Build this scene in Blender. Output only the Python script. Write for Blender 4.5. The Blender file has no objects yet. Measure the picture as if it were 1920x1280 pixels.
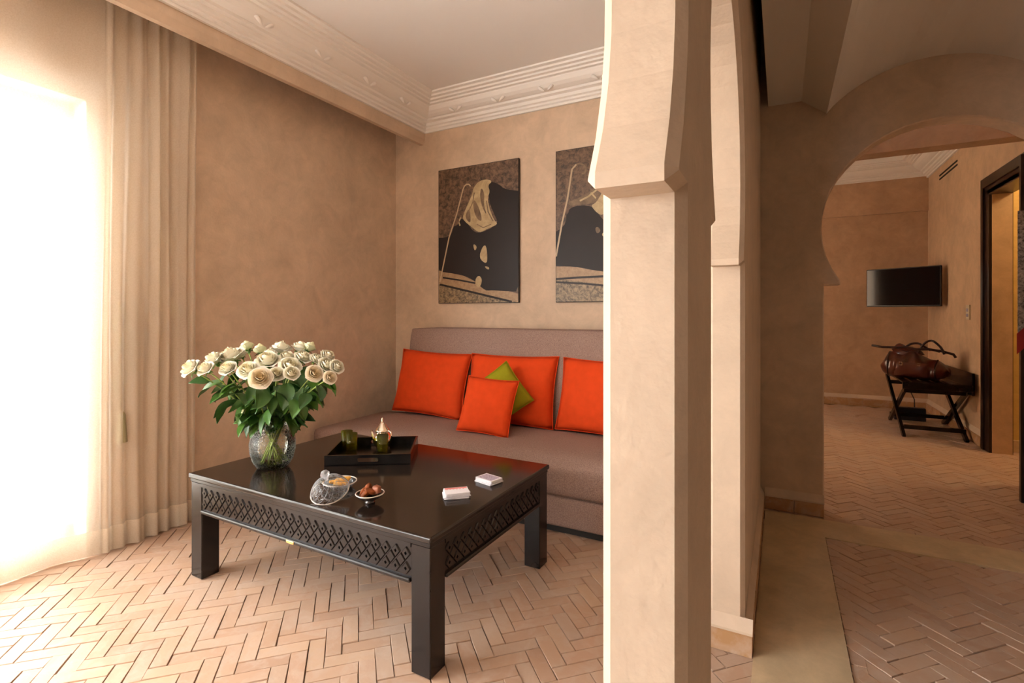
import bpy, bmesh, math, random
from mathutils import Vector, Matrix, Euler
R = math.radians
random.seed(7)
S = bpy.context.scene
COL = S.collection

# ------------------------------------------------------------ camera, world, light, exposure
cam_d = bpy.data.cameras.new('camera')
cam = bpy.data.objects.new('camera', cam_d); COL.objects.link(cam)
cam.location = (0, 0, 1.1)
cam.rotation_euler = (R(90), 0, R(27.947))
cam_d.sensor_width = 36; cam_d.lens = 948.8 / 1920 * 36
cam_d.shift_x = -1.9 / 1920; cam_d.shift_y = -53.6 / 1920
cam_d.clip_start = 0.02
S.camera = cam

W = bpy.data.worlds.new('sky'); S.world = W; W.use_nodes = True
bg = W.node_tree.nodes['Background']
bg.inputs[0].default_value = (.955, .98, 1.0, 1); bg.inputs[1].default_value = 14.5

def portal(name, loc, rot, sx, sy):
    l = bpy.data.lights.new(name, 'AREA'); l.shape = 'RECTANGLE'; l.size = sx; l.size_y = sy
    l.cycles.is_portal = True
    o = bpy.data.objects.new(name, l); COL.objects.link(o); o.location = loc; o.rotation_euler = rot
portal('window_portal', (-3.02, -.58, 1.03), (R(90), 0, R(-90)), 3.5, 2.12)
portal('bedroom_window_portal', (-1.75, 5.6, 1.35), (R(90), 0, R(-90)), 1.05, 1.15)
portal('rear_fill_portal', (-1.2, -2.56, 1.4), (R(90), 0, R(0)), .45, .55)  # portal of the opening added in the rear wall

vs = S.view_settings
vs.view_transform = 'Standard'; vs.look = 'None'; vs.gamma = 1.0; vs.use_curve_mapping = False
vs.exposure = .52
cy = S.cycles
cy.max_bounces = 7; cy.diffuse_bounces = 4; cy.glossy_bounces = 3; cy.transmission_bounces = 4; cy.transparent_max_bounces = 16
cy.caustics_reflective = False; cy.caustics_refractive = False

# ------------------------------------------------------------ materials
def nt(name):
    m = bpy.data.materials.new(name); m.use_nodes = True
    t = m.node_tree; return m, t, t.nodes['Principled BSDF']
def N(t, typ, **kw):
    n = t.nodes.new(typ)
    for k, v in kw.items():
        if k.startswith('i_'): n.inputs[k[2:].replace('_', ' ')].default_value = v
        else: setattr(n, k, v)
    return n
def pos(t):
    return t.nodes.new('ShaderNodeNewGeometry').outputs['Position']
def objc(t):
    return t.nodes.new('ShaderNodeTexCoord').outputs['Object']
def noise(t, vec, scale, detail=4, dist=0, rough=.5):
    n = N(t, 'ShaderNodeTexNoise'); n.inputs['Scale'].default_value = scale
    n.inputs['Detail'].default_value = detail; n.inputs['Distortion'].default_value = dist
    n.inputs['Roughness'].default_value = rough
    t.links.new(vec, n.inputs['Vector']); return n.outputs['Fac']
def ramp(t, fac, stops):
    r = N(t, 'ShaderNodeValToRGB'); e = r.color_ramp.elements
    e[0].position, e[0].color = stops[0][0], (*stops[0][1], 1)
    e[1].position, e[1].color = stops[-1][0], (*stops[-1][1], 1)
    for p, c in stops[1:-1]:
        x = e.new(p); x.color = (*c, 1)
    t.links.new(fac, r.inputs[0]); return r.outputs[0]
def bump(t, p, h, strength=.3, dist=.01):
    b = N(t, 'ShaderNodeBump'); b.inputs['Strength'].default_value = strength; b.inputs['Distance'].default_value = dist
    t.links.new(h, b.inputs['Height']); t.links.new(b.outputs[0], p.inputs['Normal'])
def mixc(t, fac, a, b):
    m = N(t, 'ShaderNodeMix', data_type='RGBA')
    for i, v in ((0, fac), (6, a), (7, b)):
        if hasattr(v, 'links'): t.links.new(v, m.inputs[i])
        else: m.inputs[i].default_value = v if i == 0 else (*v, 1)
    return m.outputs[2]
def simple(name, col, rough=.6, metal=0, spec=.5, coat=0, nscale=0, namt=.15, bscale=0, bstr=.2, bdist=.002, local=True, alpha=None):
    m, t, p = nt(name)
    p.inputs['Base Color'].default_value = (*col, 1); p.inputs['Roughness'].default_value = rough
    p.inputs['Metallic'].default_value = metal; p.inputs['Specular IOR Level'].default_value = spec
    p.inputs['Coat Weight'].default_value = coat
    v = objc(t) if local else pos(t)
    if nscale:
        c = ramp(t, noise(t, v, nscale, 5), [(.3, tuple(x * (1 - namt) for x in col)), (.7, tuple(min(1, x * (1 + namt)) for x in col))])
        t.links.new(c, p.inputs['Base Color'])
    if bscale: bump(t, p, noise(t, v, bscale, 3), bstr, bdist)
    return m
def plaster(name, col, amt=.16, rough=.62, bstr=.25, fine=90):
    m, t, p = nt(name); v = pos(t)
    a = noise(t, v, 2.4, 7, .35, .62); b = noise(t, v, 8, 6, .5, .7)
    mx = N(t, 'ShaderNodeMath', operation='ADD'); t.links.new(a, mx.inputs[0]); t.links.new(b, mx.inputs[1])
    hf = N(t, 'ShaderNodeMath', operation='MULTIPLY'); hf.inputs[1].default_value = .5; t.links.new(mx.outputs[0], hf.inputs[0])
    c = ramp(t, hf.outputs[0], [(.36, tuple(x * (1 - amt) for x in col)), (.5, col), (.64, tuple(min(1, x * (1 + amt)) for x in col))])
    t.links.new(c, p.inputs['Base Color']); p.inputs['Roughness'].default_value = rough
    p.inputs['Specular IOR Level'].default_value = .35
    bump(t, p, noise(t, v, fine, 3, 0), bstr, .003)
    return m
M = {}
M['plaster'] = plaster('plaster_beige', (.63, .462, .33))
M['plaster_pillar'] = plaster('plaster_pillar', (.64, .485, .355), .10, .6, .42, 60)
M['plaster_warm'] = plaster('plaster_warm', (.54, .34, .21))
M['plaster_yellow'] = plaster('plaster_ochre', (.66, .46, .17))
M['ceil'] = simple('ceiling_paint', (.83, .78, .74), .8)
M['white'] = simple('cornice_paint', (.88, .83, .78), .6)
M['vault'] = simple('vault_paint', (.74, .66, .57), .75)
M['screed'] = plaster('screed_strip', (.60, .45, .28), .2, .45, .2, 40)
M['ext'] = simple('terrace_render', (.85, .83, .8), .9)
M['mortar'] = simple('floor_mortar', (.20, .13, .085), .95, nscale=5, namt=.75, local=False)
M['wood'] = simple('dark_lacquered_wood', (.012, .008, .0066), .22, spec=.36, nscale=9, namt=.4)
M['woodtop'] = simple('polished_dark_top', (.016, .010, .007), .12, spec=.42, nscale=6, namt=.3, bscale=14, bstr=.05)
M['woodedge'] = simple('dark_stained_door_wood', (.02, .009, .006), .3, nscale=8, namt=.3)
M['winwood'] = simple('window_wood', (.35, .19, .12), .5, nscale=12)
M['black'] = simple('black_lacquer', (.004, .0035, .0035), .22, spec=.28)
M['blackmatte'] = simple('black_plinth', (.01, .008, .007), .7)
M['orange'] = simple('orange_velvet', (.76, .070, .012), .85, spec=.15, nscale=20, namt=.06, bscale=60, bstr=.12)
M['green'] = simple('olive_green_cotton', (.32, .30, .012), .85, spec=.15, nscale=20, namt=.06, bscale=60, bstr=.12)
M['brass'] = simple('brass', (.85, .58, .25), .25, 1)
M['silver'] = simple('polished_silver', (.85, .72, .6), .12, 1, bscale=60, bstr=.3, bdist=.001)
M['card'] = simple('card_white', (.82, .78, .80), .45)
M['cardred'] = simple('card_print_red', (.78, .22, .20), .45)
M['cardgrey'] = simple('card_print_grey', (.42, .36, .45), .45, nscale=160, namt=.5)
M['porcelain'] = simple('dark_porcelain', (.03, .02, .018), .15, coat=.6)
M['rimwhite'] = simple('pale_glaze', (.75, .66, .58), .2)
M['date'] = simple('date_fruit', (.20, .05, .012), .55, spec=.2, nscale=30, namt=.5, bscale=60, bstr=.6, bdist=.003)
M['cookie'] = simple('golden_biscuit', (.72, .36, .06), .6, nscale=60, namt=.3, bscale=90, bstr=.4)
M['nut'] = simple('walnut_shell', (.30, .10, .05), .5, nscale=40, namt=.4, bscale=60, bstr=.6, bdist=.003)
M['leather'] = simple('brown_leather', (.10, .026, .013), .28, nscale=7, namt=.45, bscale=25, bstr=.3, bdist=.004, coat=.2)
M['leatherdark'] = simple('dark_leather_strap', (.03, .010, .007), .35)
M['screen'] = simple('television_screen', (.006, .006, .007), .08, spec=.35)
M['plastic'] = simple('black_plastic', (.012, .012, .013), .4)
M['switch'] = simple('switch_plate', (.62, .52, .36), .35)
M['slot'] = simple('vent_slot_dark', (.01, .007, .005), .9)
M['stem'] = simple('rose_stem', (.26, .34, .07), .5, nscale=30)
M['stemwet'] = M['stem']
M['sepal'] = simple('rose_sepal', (.10, .22, .04), .5)
M['tie'] = simple('beaded_cord', (.42, .38, .22), .6)

def fabric():
    m, t, p = nt('taupe_woven_fabric'); v = objc(t)
    a = noise(t, v, 260, 3); b = noise(t, v, 3, 3)
    c = ramp(t, a, [(.35, (.26, .168, .140)), (.65, (.42, .288, .242))])
    t.links.new(c, p.inputs['Base Color']); p.inputs['Roughness'].default_value = .9
    p.inputs['Specular IOR Level'].default_value = .15
    bump(t, p, a, .35, .0015); return m
M['fabric'] = fabric()

def brickmat(name, cols, rough):
    m, t, p = nt(name); v = pos(t)
    g = t.nodes.new('ShaderNodeNewGeometry'); oi = t.nodes.new('ShaderNodeObjectInfo')
    a = N(t, 'ShaderNodeMath', operation='ADD')
    t.links.new(g.outputs['Random Per Island'], a.inputs[0]); t.links.new(oi.outputs['Random'], a.inputs[1])
    f = N(t, 'ShaderNodeMath', operation='FRACT'); t.links.new(a.outputs[0], f.inputs[0])
    n = len(cols)
    c = ramp(t, f.outputs[0], [(i / (n - 1), k) for i, k in enumerate(cols)])
    st = noise(t, v, 14, 5, 1.0, .6); st2 = noise(t, v, 2.5, 3)
    c2 = mixc(t, ramp(t, st, [(.45, (0, 0, 0)), (.72, (.6, .6, .6))]), c, (.56, .43, .35))
    t.links.new(c2, p.inputs['Base Color'])
    r = N(t, 'ShaderNodeMapRange'); t.links.new(st, r.inputs[0]); r.inputs[3].default_value = rough - .1; r.inputs[4].default_value = rough + .2
    t.links.new(r.outputs[0], p.inputs['Roughness']); p.inputs['Specular IOR Level'].default_value = .4
    bump(t, p, noise(t, v, 45, 4), .35, .003); return m
M['brick'] = brickmat('terracotta_floor_brick', [(.48, .305, .205), (.54, .36, .25), (.45, .285, .195), (.52, .33, .225), (.49, .345, .255), (.56, .365, .24)], .42)
M['brickbase'] = brickmat('baseboard_brick', [(.40, .20, .09), (.48, .26, .13), (.42, .23, .10)], .6)

def curtainmat(name='sheer_linen', dens=.62):
    m = bpy.data.materials.new(name); m.use_nodes = True; t = m.node_tree
    t.nodes.remove(t.nodes['Principled BSDF']); out = t.nodes['Material Output']
    v = objc(t)
    wv = noise(t, v, 190, 3)
    colr = ramp(t, wv, [(.3, (.80, .71, .58)), (.7, (.89, .81, .70))])
    d = N(t, 'ShaderNodeBsdfDiffuse'); tr = N(t, 'ShaderNodeBsdfTranslucent'); tp = N(t, 'ShaderNodeBsdfTransparent')
    t.links.new(colr, d.inputs[0]); t.links.new(colr, tr.inputs[0]); tp.inputs[0].default_value = (1, .97, .92, 1)
    m1 = N(t, 'ShaderNodeMixShader'); m1.inputs[0].default_value = .36
    t.links.new(d.outputs[0], m1.inputs[1]); t.links.new(tr.outputs[0], m1.inputs[2])
    m2 = N(t, 'ShaderNodeMixShader'); m2.inputs[0].default_value = dens
    t.links.new(tp.outputs[0], m2.inputs[1]); t.links.new(m1.outputs[0], m2.inputs[2])
    t.links.new(m2.outputs[0], out.inputs[0]); return m
M['sheer'] = curtainmat()
M['sheerhem'] = curtainmat('folded_linen_hem', .88)

def glassmat(name, tint, rough=.03, bscale=0, bstr=.5, body=0.0, bodycol=(1, 1, 1), crack=0):
    m = bpy.data.materials.new(name); m.use_nodes = True; t = m.node_tree
    t.nodes.remove(t.nodes['Principled BSDF']); out = t.nodes['Material Output']
    tp = N(t, 'ShaderNodeBsdfTransparent'); tp.inputs[0].default_value = (*tint, 1)
    gl = N(t, 'ShaderNodeBsdfGlossy'); gl.inputs['Roughness'].default_value = rough
    lw = N(t, 'ShaderNodeFresnel'); lw.inputs['IOR'].default_value = 1.5
    if bscale:
        v = objc(t); vo = N(t, 'ShaderNodeTexVoronoi', feature='DISTANCE_TO_EDGE'); vo.inputs['Scale'].default_value = bscale
        t.links.new(v, vo.inputs['Vector'])
        b = N(t, 'ShaderNodeBump'); b.inputs['Strength'].default_value = bstr; b.inputs['Distance'].default_value = .004
        t.links.new(vo.outputs['Distance'], b.inputs['Height'])
        t.links.new(b.outputs[0], gl.inputs['Normal']); t.links.new(b.outputs[0], lw.inputs['Normal'])
    mx = N(t, 'ShaderNodeMixShader'); t.links.new(lw.outputs[0], mx.inputs[0])
    t.links.new(tp.outputs[0], mx.inputs[1]); t.links.new(gl.outputs[0], mx.inputs[2])
    last = mx.outputs[0]
    if body:
        df = N(t, 'ShaderNodeBsdfTranslucent'); df.inputs[0].default_value = (*bodycol, 1)
        m2 = N(t, 'ShaderNodeMixShader'); m2.inputs[0].default_value = body
        if crack:
            e = ramp(t, vo.outputs['Distance'], [(0, (crack,) * 3), (.10, (body,) * 3)]); t.links.new(e, m2.inputs[0])
        t.links.new(last, m2.inputs[1]); t.links.new(df.outputs[0], m2.inputs[2]); last = m2.outputs[0]
    t.links.new(last, out.inputs[0]); return m
M['pane'] = glassmat('window_glass', (.97, .98, .97))
M['vase'] = glassmat('crackled_glass', (.985, .99, .98), .06, 95, .6, .05, (.95, .95, .9), .45)
M['water'] = glassmat('vase_water', (.96, .97, .90), .05)
M['crystal'] = glassmat('cut_crystal', (.985, .985, .985), .05, 85, .7, .08, (.95, .95, .97), .35)
M['cutline'] = glassmat('crystal_cut', (.97, .97, .97), .08, 0, 0, .30, (.95, .95, .97))
M['greenglass'] = glassmat('green_tea_glass', (.88, .88, .36), .04, 0, 0, .10, (.70, .70, .05))

def petalmat(name, inner, outer):
    m, t, p = nt(name)
    g = N(t, 'ShaderNodeTexGradient', gradient_type='SPHERICAL'); mp = N(t, 'ShaderNodeMapping')
    t.links.new(objc(t), mp.inputs[0]); mp.inputs['Scale'].default_value = (26, 26, 20); mp.inputs['Location'].default_value = (0, 0, -.45)
    t.links.new(mp.outputs[0], g.inputs[0])
    c = ramp(t, g.outputs[1], [(0, outer), (.75, inner)])
    t.links.new(c, p.inputs['Base Color']); p.inputs['Roughness'].default_value = .55
    p.inputs['Subsurface Weight'].default_value = 0
    p.inputs['Specular IOR Level'].default_value = .2
    return m
M['rose'] = petalmat('cream_petal', (.94, .84, .56), (.95, .93, .84))
M['rosepeach'] = petalmat('peach_petal', (.95, .76, .47), (.94, .86, .73))
M['rosegreen'] = petalmat('greenish_petal', (.80, .80, .45), (.86, .88, .66))

def leafmat():
    m, t, p = nt('rose_leaf'); v = objc(t)
    oi = t.nodes.new('ShaderNodeObjectInfo')
    c = ramp(t, oi.outputs['Random'], [(0, (.026, .082, .018)), (.5, (.045, .13, .022)), (1, (.09, .20, .022))])
    c2 = mixc(t, ramp(t, noise(t, v, 40, 3), [(.4, (0, 0, 0)), (.8, (.4, .4, .4))]), c, (.05, .13, .05))
    t.links.new(c2, p.inputs['Base Color']); p.inputs['Roughness'].default_value = .38; p.inputs['Specular IOR Level'].default_value = .5
    return m
M['leaf'] = leafmat()

def rockmat(name, a, b, scale):
    m, t, p = nt(name); v = pos(t)
    n1 = noise(t, v, scale, 8, .5, .75)
    c = ramp(t, n1, [(.36, a), (.62, b)]); t.links.new(c, p.inputs['Base Color'])
    p.inputs['Roughness'].default_value = .45; return m
M['prock'] = rockmat('print_rock', (.018, .009, .005), (.22, .125, .07), 28)
M['pgravel'] = rockmat('print_gravel', (.015, .010, .005), (.40, .27, .14), 45)
M['pground'] = rockmat('print_ground', (.28, .16, .08), (.42, .27, .14), 40)
M['pdark'] = simple('print_dark', (.022, .015, .013), .45, spec=.25)
M['pcloth'] = rockmat('print_cloth', (.36, .25, .12), (.56, .42, .23), 12)
M['pcloth2'] = rockmat('print_cloth_shade', (.10, .06, .03), (.24, .15, .08), 14)
M['pskin'] = rockmat('print_skin', (.05, .025, .014), (.20, .11, .06), 30)
M['pcane'] = simple('print_cane', (.50, .36, .22), .4)

# ------------------------------------------------------------ mesh helpers
class B:
    def __init__(s): s.v = []; s.f = []; s.m = []
    def quad(s, a, b, c, d, mi=0):
        n = len(s.v); s.v += [a, b, c, d]; s.f.append((n, n + 1, n + 2, n + 3)); s.m.append(mi); return s
    def box(s, x0, x1, y0, y1, z0, z1, mi=0):
        n = len(s.v)
        s.v += [(x0, y0, z0), (x1, y0, z0), (x1, y1, z0), (x0, y1, z0), (x0, y0, z1), (x1, y0, z1), (x1, y1, z1), (x0, y1, z1)]
        for q in ((0, 3, 2, 1), (4, 5, 6, 7), (0, 1, 5, 4), (1, 2, 6, 5), (2, 3, 7, 6), (3, 0, 4, 7)):
            s.f.append(tuple(n + i for i in q)); s.m.append(mi)
        return s
    def bar(s, p, q, w, h, mi=0, up=(0, 0, 1)):
        p, q = Vector(p), Vector(q); d = (q - p).normalized(); u = Vector(up)
        x = d.cross(u)
        if x.length < 1e-4: x = d.cross(Vector((1, 0, 0)))
        x.normalize(); u = x.cross(d).normalized(); n = len(s.v)
        for c in (p, q):
            for a, b in ((-1, -1), (1, -1), (1, 1), (-1, 1)): s.v.append(tuple(c + x * (a * w / 2) + u * (b * h / 2)))
        for k in ((0, 1, 2, 3), (7, 6, 5, 4), (0, 4, 5, 1), (1, 5, 6, 2), (2, 6, 7, 3), (3, 7, 4, 0)):
            s.f.append(tuple(n + i for i in k)); s.m.append(mi)
        return s
    def lathe(s, prof, seg=32, c=(0, 0, 0), mi=0, capb=True, capt=False):
        n = len(s.v)
        for r, z in prof:
            for i in range(seg):
                a = 2 * math.pi * i / seg; s.v.append((c[0] + r * math.cos(a), c[1] + r * math.sin(a), c[2] + z))
        for j in range(len(prof) - 1):
            for i in range(seg):
                k = (i + 1) % seg
                s.f.append((n + j * seg + i, n + j * seg + k, n + (j + 1) * seg + k, n + (j + 1) * seg + i)); s.m.append(mi)
        if capb: s.f.append(tuple(n + i for i in range(seg - 1, -1, -1))); s.m.append(mi)
        if capt: s.f.append(tuple(n + (len(prof) - 1) * seg + i for i in range(seg))); s.m.append(mi)
        return s
    def tube(s, pts, rad, seg=8, mi=0, closed=False):
        pts = [Vector(p) for p in pts]; n = len(s.v); L = len(pts)
        rads = rad if isinstance(rad, (list, tuple)) else [rad] * L
        up = Vector((0, 0, 1)); prev = None
        for i, p in enumerate(pts):
            if closed: d = pts[(i + 1) % L] - pts[i - 1]
            else: d = pts[min(i + 1, L - 1)] - pts[max(i - 1, 0)]
            d.normalize()
            if prev is None:
                x = d.cross(up)
                if x.length < 1e-3: x = d.cross(Vector((1, 0, 0)))
            else: x = prev - d * prev.dot(d)
            x.normalize(); y = d.cross(x); prev = x
            for k in range(seg):
                a = 2 * math.pi * k / seg; s.v.append(tuple(p + (x * math.cos(a) + y * math.sin(a)) * rads[i]))
        for i in range(L if closed else L - 1):
            j = (i + 1) % L
            for k in range(seg):
                q = (k + 1) % seg
                s.f.append((n + i * seg + k, n + j * seg + k, n + j * seg + q, n + i * seg + q)); s.m.append(mi)
        if not closed:
            s.f.append(tuple(n + k for k in range(seg))); s.m.append(mi)
            s.f.append(tuple(n + (L - 1) * seg + k for k in range(seg - 1, -1, -1))); s.m.append(mi)
        return s
    def prism(s, poly, fa, fb, mi=0):
        n = len(s.v); L = len(poly)
        s.v += [fa(*p) for p in poly] + [fb(*p) for p in poly]
        s.f.append(tuple(n + i for i in range(L))); s.m.append(mi)
        s.f.append(tuple(n + L + i for i in range(L - 1, -1, -1))); s.m.append(mi)
        for i in range(L):
            j = (i + 1) % L
            s.f.append((n + i, n + L + i, n + L + j, n + j)); s.m.append(mi)
        return s
    def grid(s, fn, nu, nv, mi=0):
        n = len(s.v)
        for i in range(nu + 1):
            for j in range(nv + 1): s.v.append(tuple(fn(i / nu, j / nv)))
        for i in range(nu):
            for j in range(nv):
                a = n + i * (nv + 1) + j; s.f.append((a, a + nv + 1, a + nv + 2, a + 1)); s.m.append(mi)
        return s
    def mesh(s, name, mats, smooth=False, fix=True):
        me = bpy.data.meshes.new(name); me.from_pydata(s.v, [], s.f)
        for m in (mats if isinstance(mats, (list, tuple)) else [mats]): me.materials.append(m)
        me.polygons.foreach_set('material_index', s.m)
        if smooth: me.polygons.foreach_set('use_smooth', [True] * len(me.polygons))
        if fix:
            b = bmesh.new(); b.from_mesh(me); bmesh.ops.recalc_face_normals(b, faces=b.faces); b.to_mesh(me); b.free()
        me.update(); return me
def link(name, me, parent=None, loc=(0, 0, 0), rot=(0, 0, 0), label=None, cat=None, group=None, kind=None, sc=None):
    o = bpy.data.objects.new(name, me); COL.objects.link(o); o.location = loc; o.rotation_euler = rot
    if sc: o.scale = sc
    if parent: o.parent = parent
    tag(o, label, cat, group, kind); return o
def tag(o, label=None, cat=None, group=None, kind=None):
    if label: o['label'] = label
    if cat: o['category'] = cat
    if group: o['group'] = group
    if kind: o['kind'] = kind
    return o
def root(name, label, cat, loc=(0, 0, 0), rot=(0, 0, 0), group=None):
    return link(name, None, None, loc, rot, label, cat, group)
def bevel_mesh(me, w, seg=2, angle=30, clamp=True):
    b = bmesh.new(); b.from_mesh(me); bmesh.ops.remove_doubles(b, verts=b.verts, dist=1e-6)
    es = [e for e in b.edges if len(e.link_faces) == 2 and e.calc_face_angle(0) > R(angle)]
    bmesh.ops.bevel(b, geom=es, offset=w, segments=seg, affect='EDGES', profile=.5, clamp_overlap=clamp)
    bmesh.ops.recalc_face_normals(b, faces=b.faces); b.to_mesh(me); b.free(); me.update(); return me
def rbox(name, x0, x1, y0, y1, z0, z1, mat_, w=.005, seg=2, smooth=False):
    me = B().box(x0, x1, y0, y1, z0, z1).mesh(name, mat_)
    bevel_mesh(me, w, seg)
    if smooth: me.polygons.foreach_set('use_smooth', [True] * len(me.polygons))
    return me
def struct(name, me, label, parent=None):
    o = link(name, me, parent)
    if parent is None: tag(o, label, None, None, 'structure')
    return o

# ------------------------------------------------------------ setting: walls
XL, YB = -2.781, 3.2               # window wall, sofa wall
PX0, PX1 = -.216, -.105            # partition (arcade) faces
def arch(c, half, rad, tip, zc, zl0=1.252, zl1=1.272, n=30):
    """outline of a horseshoe opening, from its low jamb foot over the crown to the other foot"""
    a0 = math.asin((zl1 - zc) / rad)
    pts = [(c - half, -.05), (c - half, zl0), (c - tip, zl0), (c - tip, zl1)]
    for i in range(1, n):
        a = math.pi - a0 - (math.pi - 2 * a0) * i / n
        pts.append((c + rad * math.cos(a), zc + rad * math.sin(a)))
    pts += [(c + tip, zl1), (c + tip, zl0), (c + half, zl0), (c + half, -.05)]
    return pts
def zc_for(rad, tip, zl1=1.272): return zl1 + math.sqrt(rad * rad - tip * tip)
def wall_poly(name, outline, axis, a, b, mat_, chamfer, label):
    if axis == 'x': me = B().prism(outline, lambda u, w: (a, u, w), lambda u, w: (b, u, w)).mesh(name, mat_)
    else: me = B().prism(outline, lambda u, w: (u, a, w), lambda u, w: (u, b, w)).mesh(name, mat_)
    if chamfer:
        bm = bmesh.new(); bm.from_mesh(me)
        k = 0 if axis == 'x' else 1
        es = [e for e in bm.edges if abs(e.verts[0].co[k] - e.verts[1].co[k]) < 1e-6 and not all(v.co.z < -.04 for v in e.verts)]
        bmesh.ops.bevel(bm, geom=es, offset=chamfer, segments=1, affect='EDGES', clamp_overlap=False)
        bmesh.ops.recalc_face_normals(bm, faces=bm.faces); bm.to_mesh(me); bm.free()
    return struct(name, me, label)
# window wall
wl = [(-2.5, -.05), (-2.3, -.05), (-2.3, 2.06), (1.125, 2.06), (1.125, -.05), (YB + .12, -.05), (YB + .12, 3.0), (-2.5, 3.0)]
wall_poly('wall_left', wl, 'x', XL - .2, XL, M['plaster'], 0, 'beige plaster wall with the curtained window')
link_b = B().box(XL - .2, PX1 - .04, YB, YB + .12, -.05, 3.0)
struct('wall_back', link_b.mesh('wall_back', M['plaster']), 'beige plaster wall behind the sofa')
# partition arcade
a1 = arch(.158, .5, .508, .437, zc_for(.508, .437)); a2 = arch(1.3625, .4375, .445, .374, zc_for(.445, .374))
outl = [(-2.4, -.05)] + a1 + a2 + [(YB, -.05), (YB, 3.0), (-2.4, 3.0)]
wall_poly('wall_partition', outl, 'x', PX0, PX1, M['plaster_pillar'], .014, 'plaster arcade of horseshoe arches with a slender pillar')
# arch wall of the passage
aw = arch(.7015, .4985, .51, .4245, zc_for(.51, .4245))
wall_poly('wall_passage', [(PX1 - .04, -.05)] + aw + [(1.9, -.05), (1.9, 3.0), (PX1 - .04, 3.0)], 'y', YB, YB + .13, M['plaster'], .006, 'plaster wall with the horseshoe arch to the bedroom')
struct('wall_right', B().box(1.8, 1.9, -2.5, YB, -.05, 3.0).mesh('wall_right', M['plaster']), 'right wall of the passage')
rb = B().box(-2.98, -1.4, -2.52, -2.4, -.05, 3).box(-1.4, -1.0, -2.52, -2.4, -.05, 1.15).box(-1.4, -1.0, -2.52, -2.4, 1.65, 3).box(-1.0, 1.9, -2.52, -2.4, -.05, 3)  # small opening added behind the camera to brighten the pillar and room
struct('wall_rear', rb.mesh('wall_rear', M['plaster']), 'rear wall with an added unseen opening that lets in fill light')

# ceilings
struct('ceiling', B().box(XL - .2, PX0, -2.52, YB + .12, 2.69, 2.8).mesh('ceiling', M['ceil']), 'smooth pale ceiling over the sofa')
vc, vz, vr = .663, 1.762, .612
prof = [(-.066, 2.264), (.098, 2.262), (.215, 2.173)]
a0 = math.acos((.215 - vc) / vr)
for i in range(1, 25):
    a = a0 - (2 * a0 - math.pi) * i / 24
    prof.append((vc + vr * math.cos(a), vz + vr * math.sin(a)))
prof += [(1.23, 2.262), (1.79, 2.264), (1.79, 2.5), (-.066, 2.5)]
vm = B().prism(prof, lambda u, w: (u, -2.4, w), lambda u, w: (u, YB, w)).mesh('ceiling', M['vault'])
struct('ceiling', vm, 'pale plaster vault over the passage')
struct('ceiling', B().box(PX0, 1.9, -2.52, YB + .13, 2.75, 2.85).mesh('ceiling', M['woodedge']), 'slab above the passage vault, coloured dark for the shade in the gap')  # dark colour stands in for the shade between vault and arcade

# pelmet and cornices
pel = [(-2.483, 2.69), (-2.483, 2.462), (-2.497, 2.424), (-2.53, 2.424), (-2.53, 2.69)]
struct('trim_1', B().prism(pel, lambda u, w: (u, -2.4, w), lambda u, w: (u, YB, w)).mesh('trim_1', M['plaster_pillar']), 'plaster pelmet board hiding the curtain rail')
CP = [(0, 2.508), (.018, 2.508), (.018, 2.524), (.034, 2.529), (.036, 2.541), (.052, 2.546), (.056, 2.566), (.080, 2.572), (.084, 2.586),
      (.100, 2.588), (.125, 2.597), (.148, 2.612), (.165, 2.632), (.168, 2.640), (.190, 2.642), (.194, 2.652), (.217, 2.654), (.222, 2.664), (.246, 2.666), (.252, 2.677), (.277, 2.680), (.279, 2.69), (0, 2.69)]
def cornice(name, f, g, label, cp=CP):
    n = len(cp); b = B()
    b.v = [f(p, z) for p, z in cp] + [g(p, z) for p, z in cp]
    for i in range(n):
        j = (i + 1) % n; b.f.append((i, j, n + j, n + i)); b.m.append(0)
    b.f += [tuple(range(n)), tuple(range(2 * n - 1, n - 1, -1))]; b.m += [0, 0]
    return struct(name, b.mesh(name, M['white']), label)
c_left = cornice('trim_2', lambda p, z: (-2.483 + p, -2.4, z), lambda p, z: (-2.483 + p, YB - p, z), 'white stepped cornice along the window wall')
c_back = cornice('trim_3', lambda p, z: (-2.483 + p, YB - p, z), lambda p, z: (PX0, YB - p, z), 'white stepped cornice above the pictures')
ob = B()
def curl(t, sgn):
    return Vector((sgn * (.008 + .030 * math.sin(t * 2.2)), -.006 - .012 * math.sin(t * 3.1), -.012 + .034 * t))
for sgn in (-1, 1):
    ob.tube([curl(i / 6, sgn) for i in range(7)], [.003, .007, .009, .009, .008, .006, .003], 6)
orn = ob.mesh('leaf_ornament', M['white'], True)
for x in (-2.106, -1.746, -1.382, -1.012, -.65): link('leaf_ornament', orn, c_back, (x, YB - .116, 2.584), (R(-25), 0, 0), sc=(1.25, 1.25, 1.25))
for y in (.20, .58, .95, 1.33, 1.70, 2.078, 2.454, 2.805): link('leaf_ornament', orn, c_left, (-2.483 + .116, y, 2.584), (R(-25), 0, R(90)), sc=(1.25, 1.25, 1.25))

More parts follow.
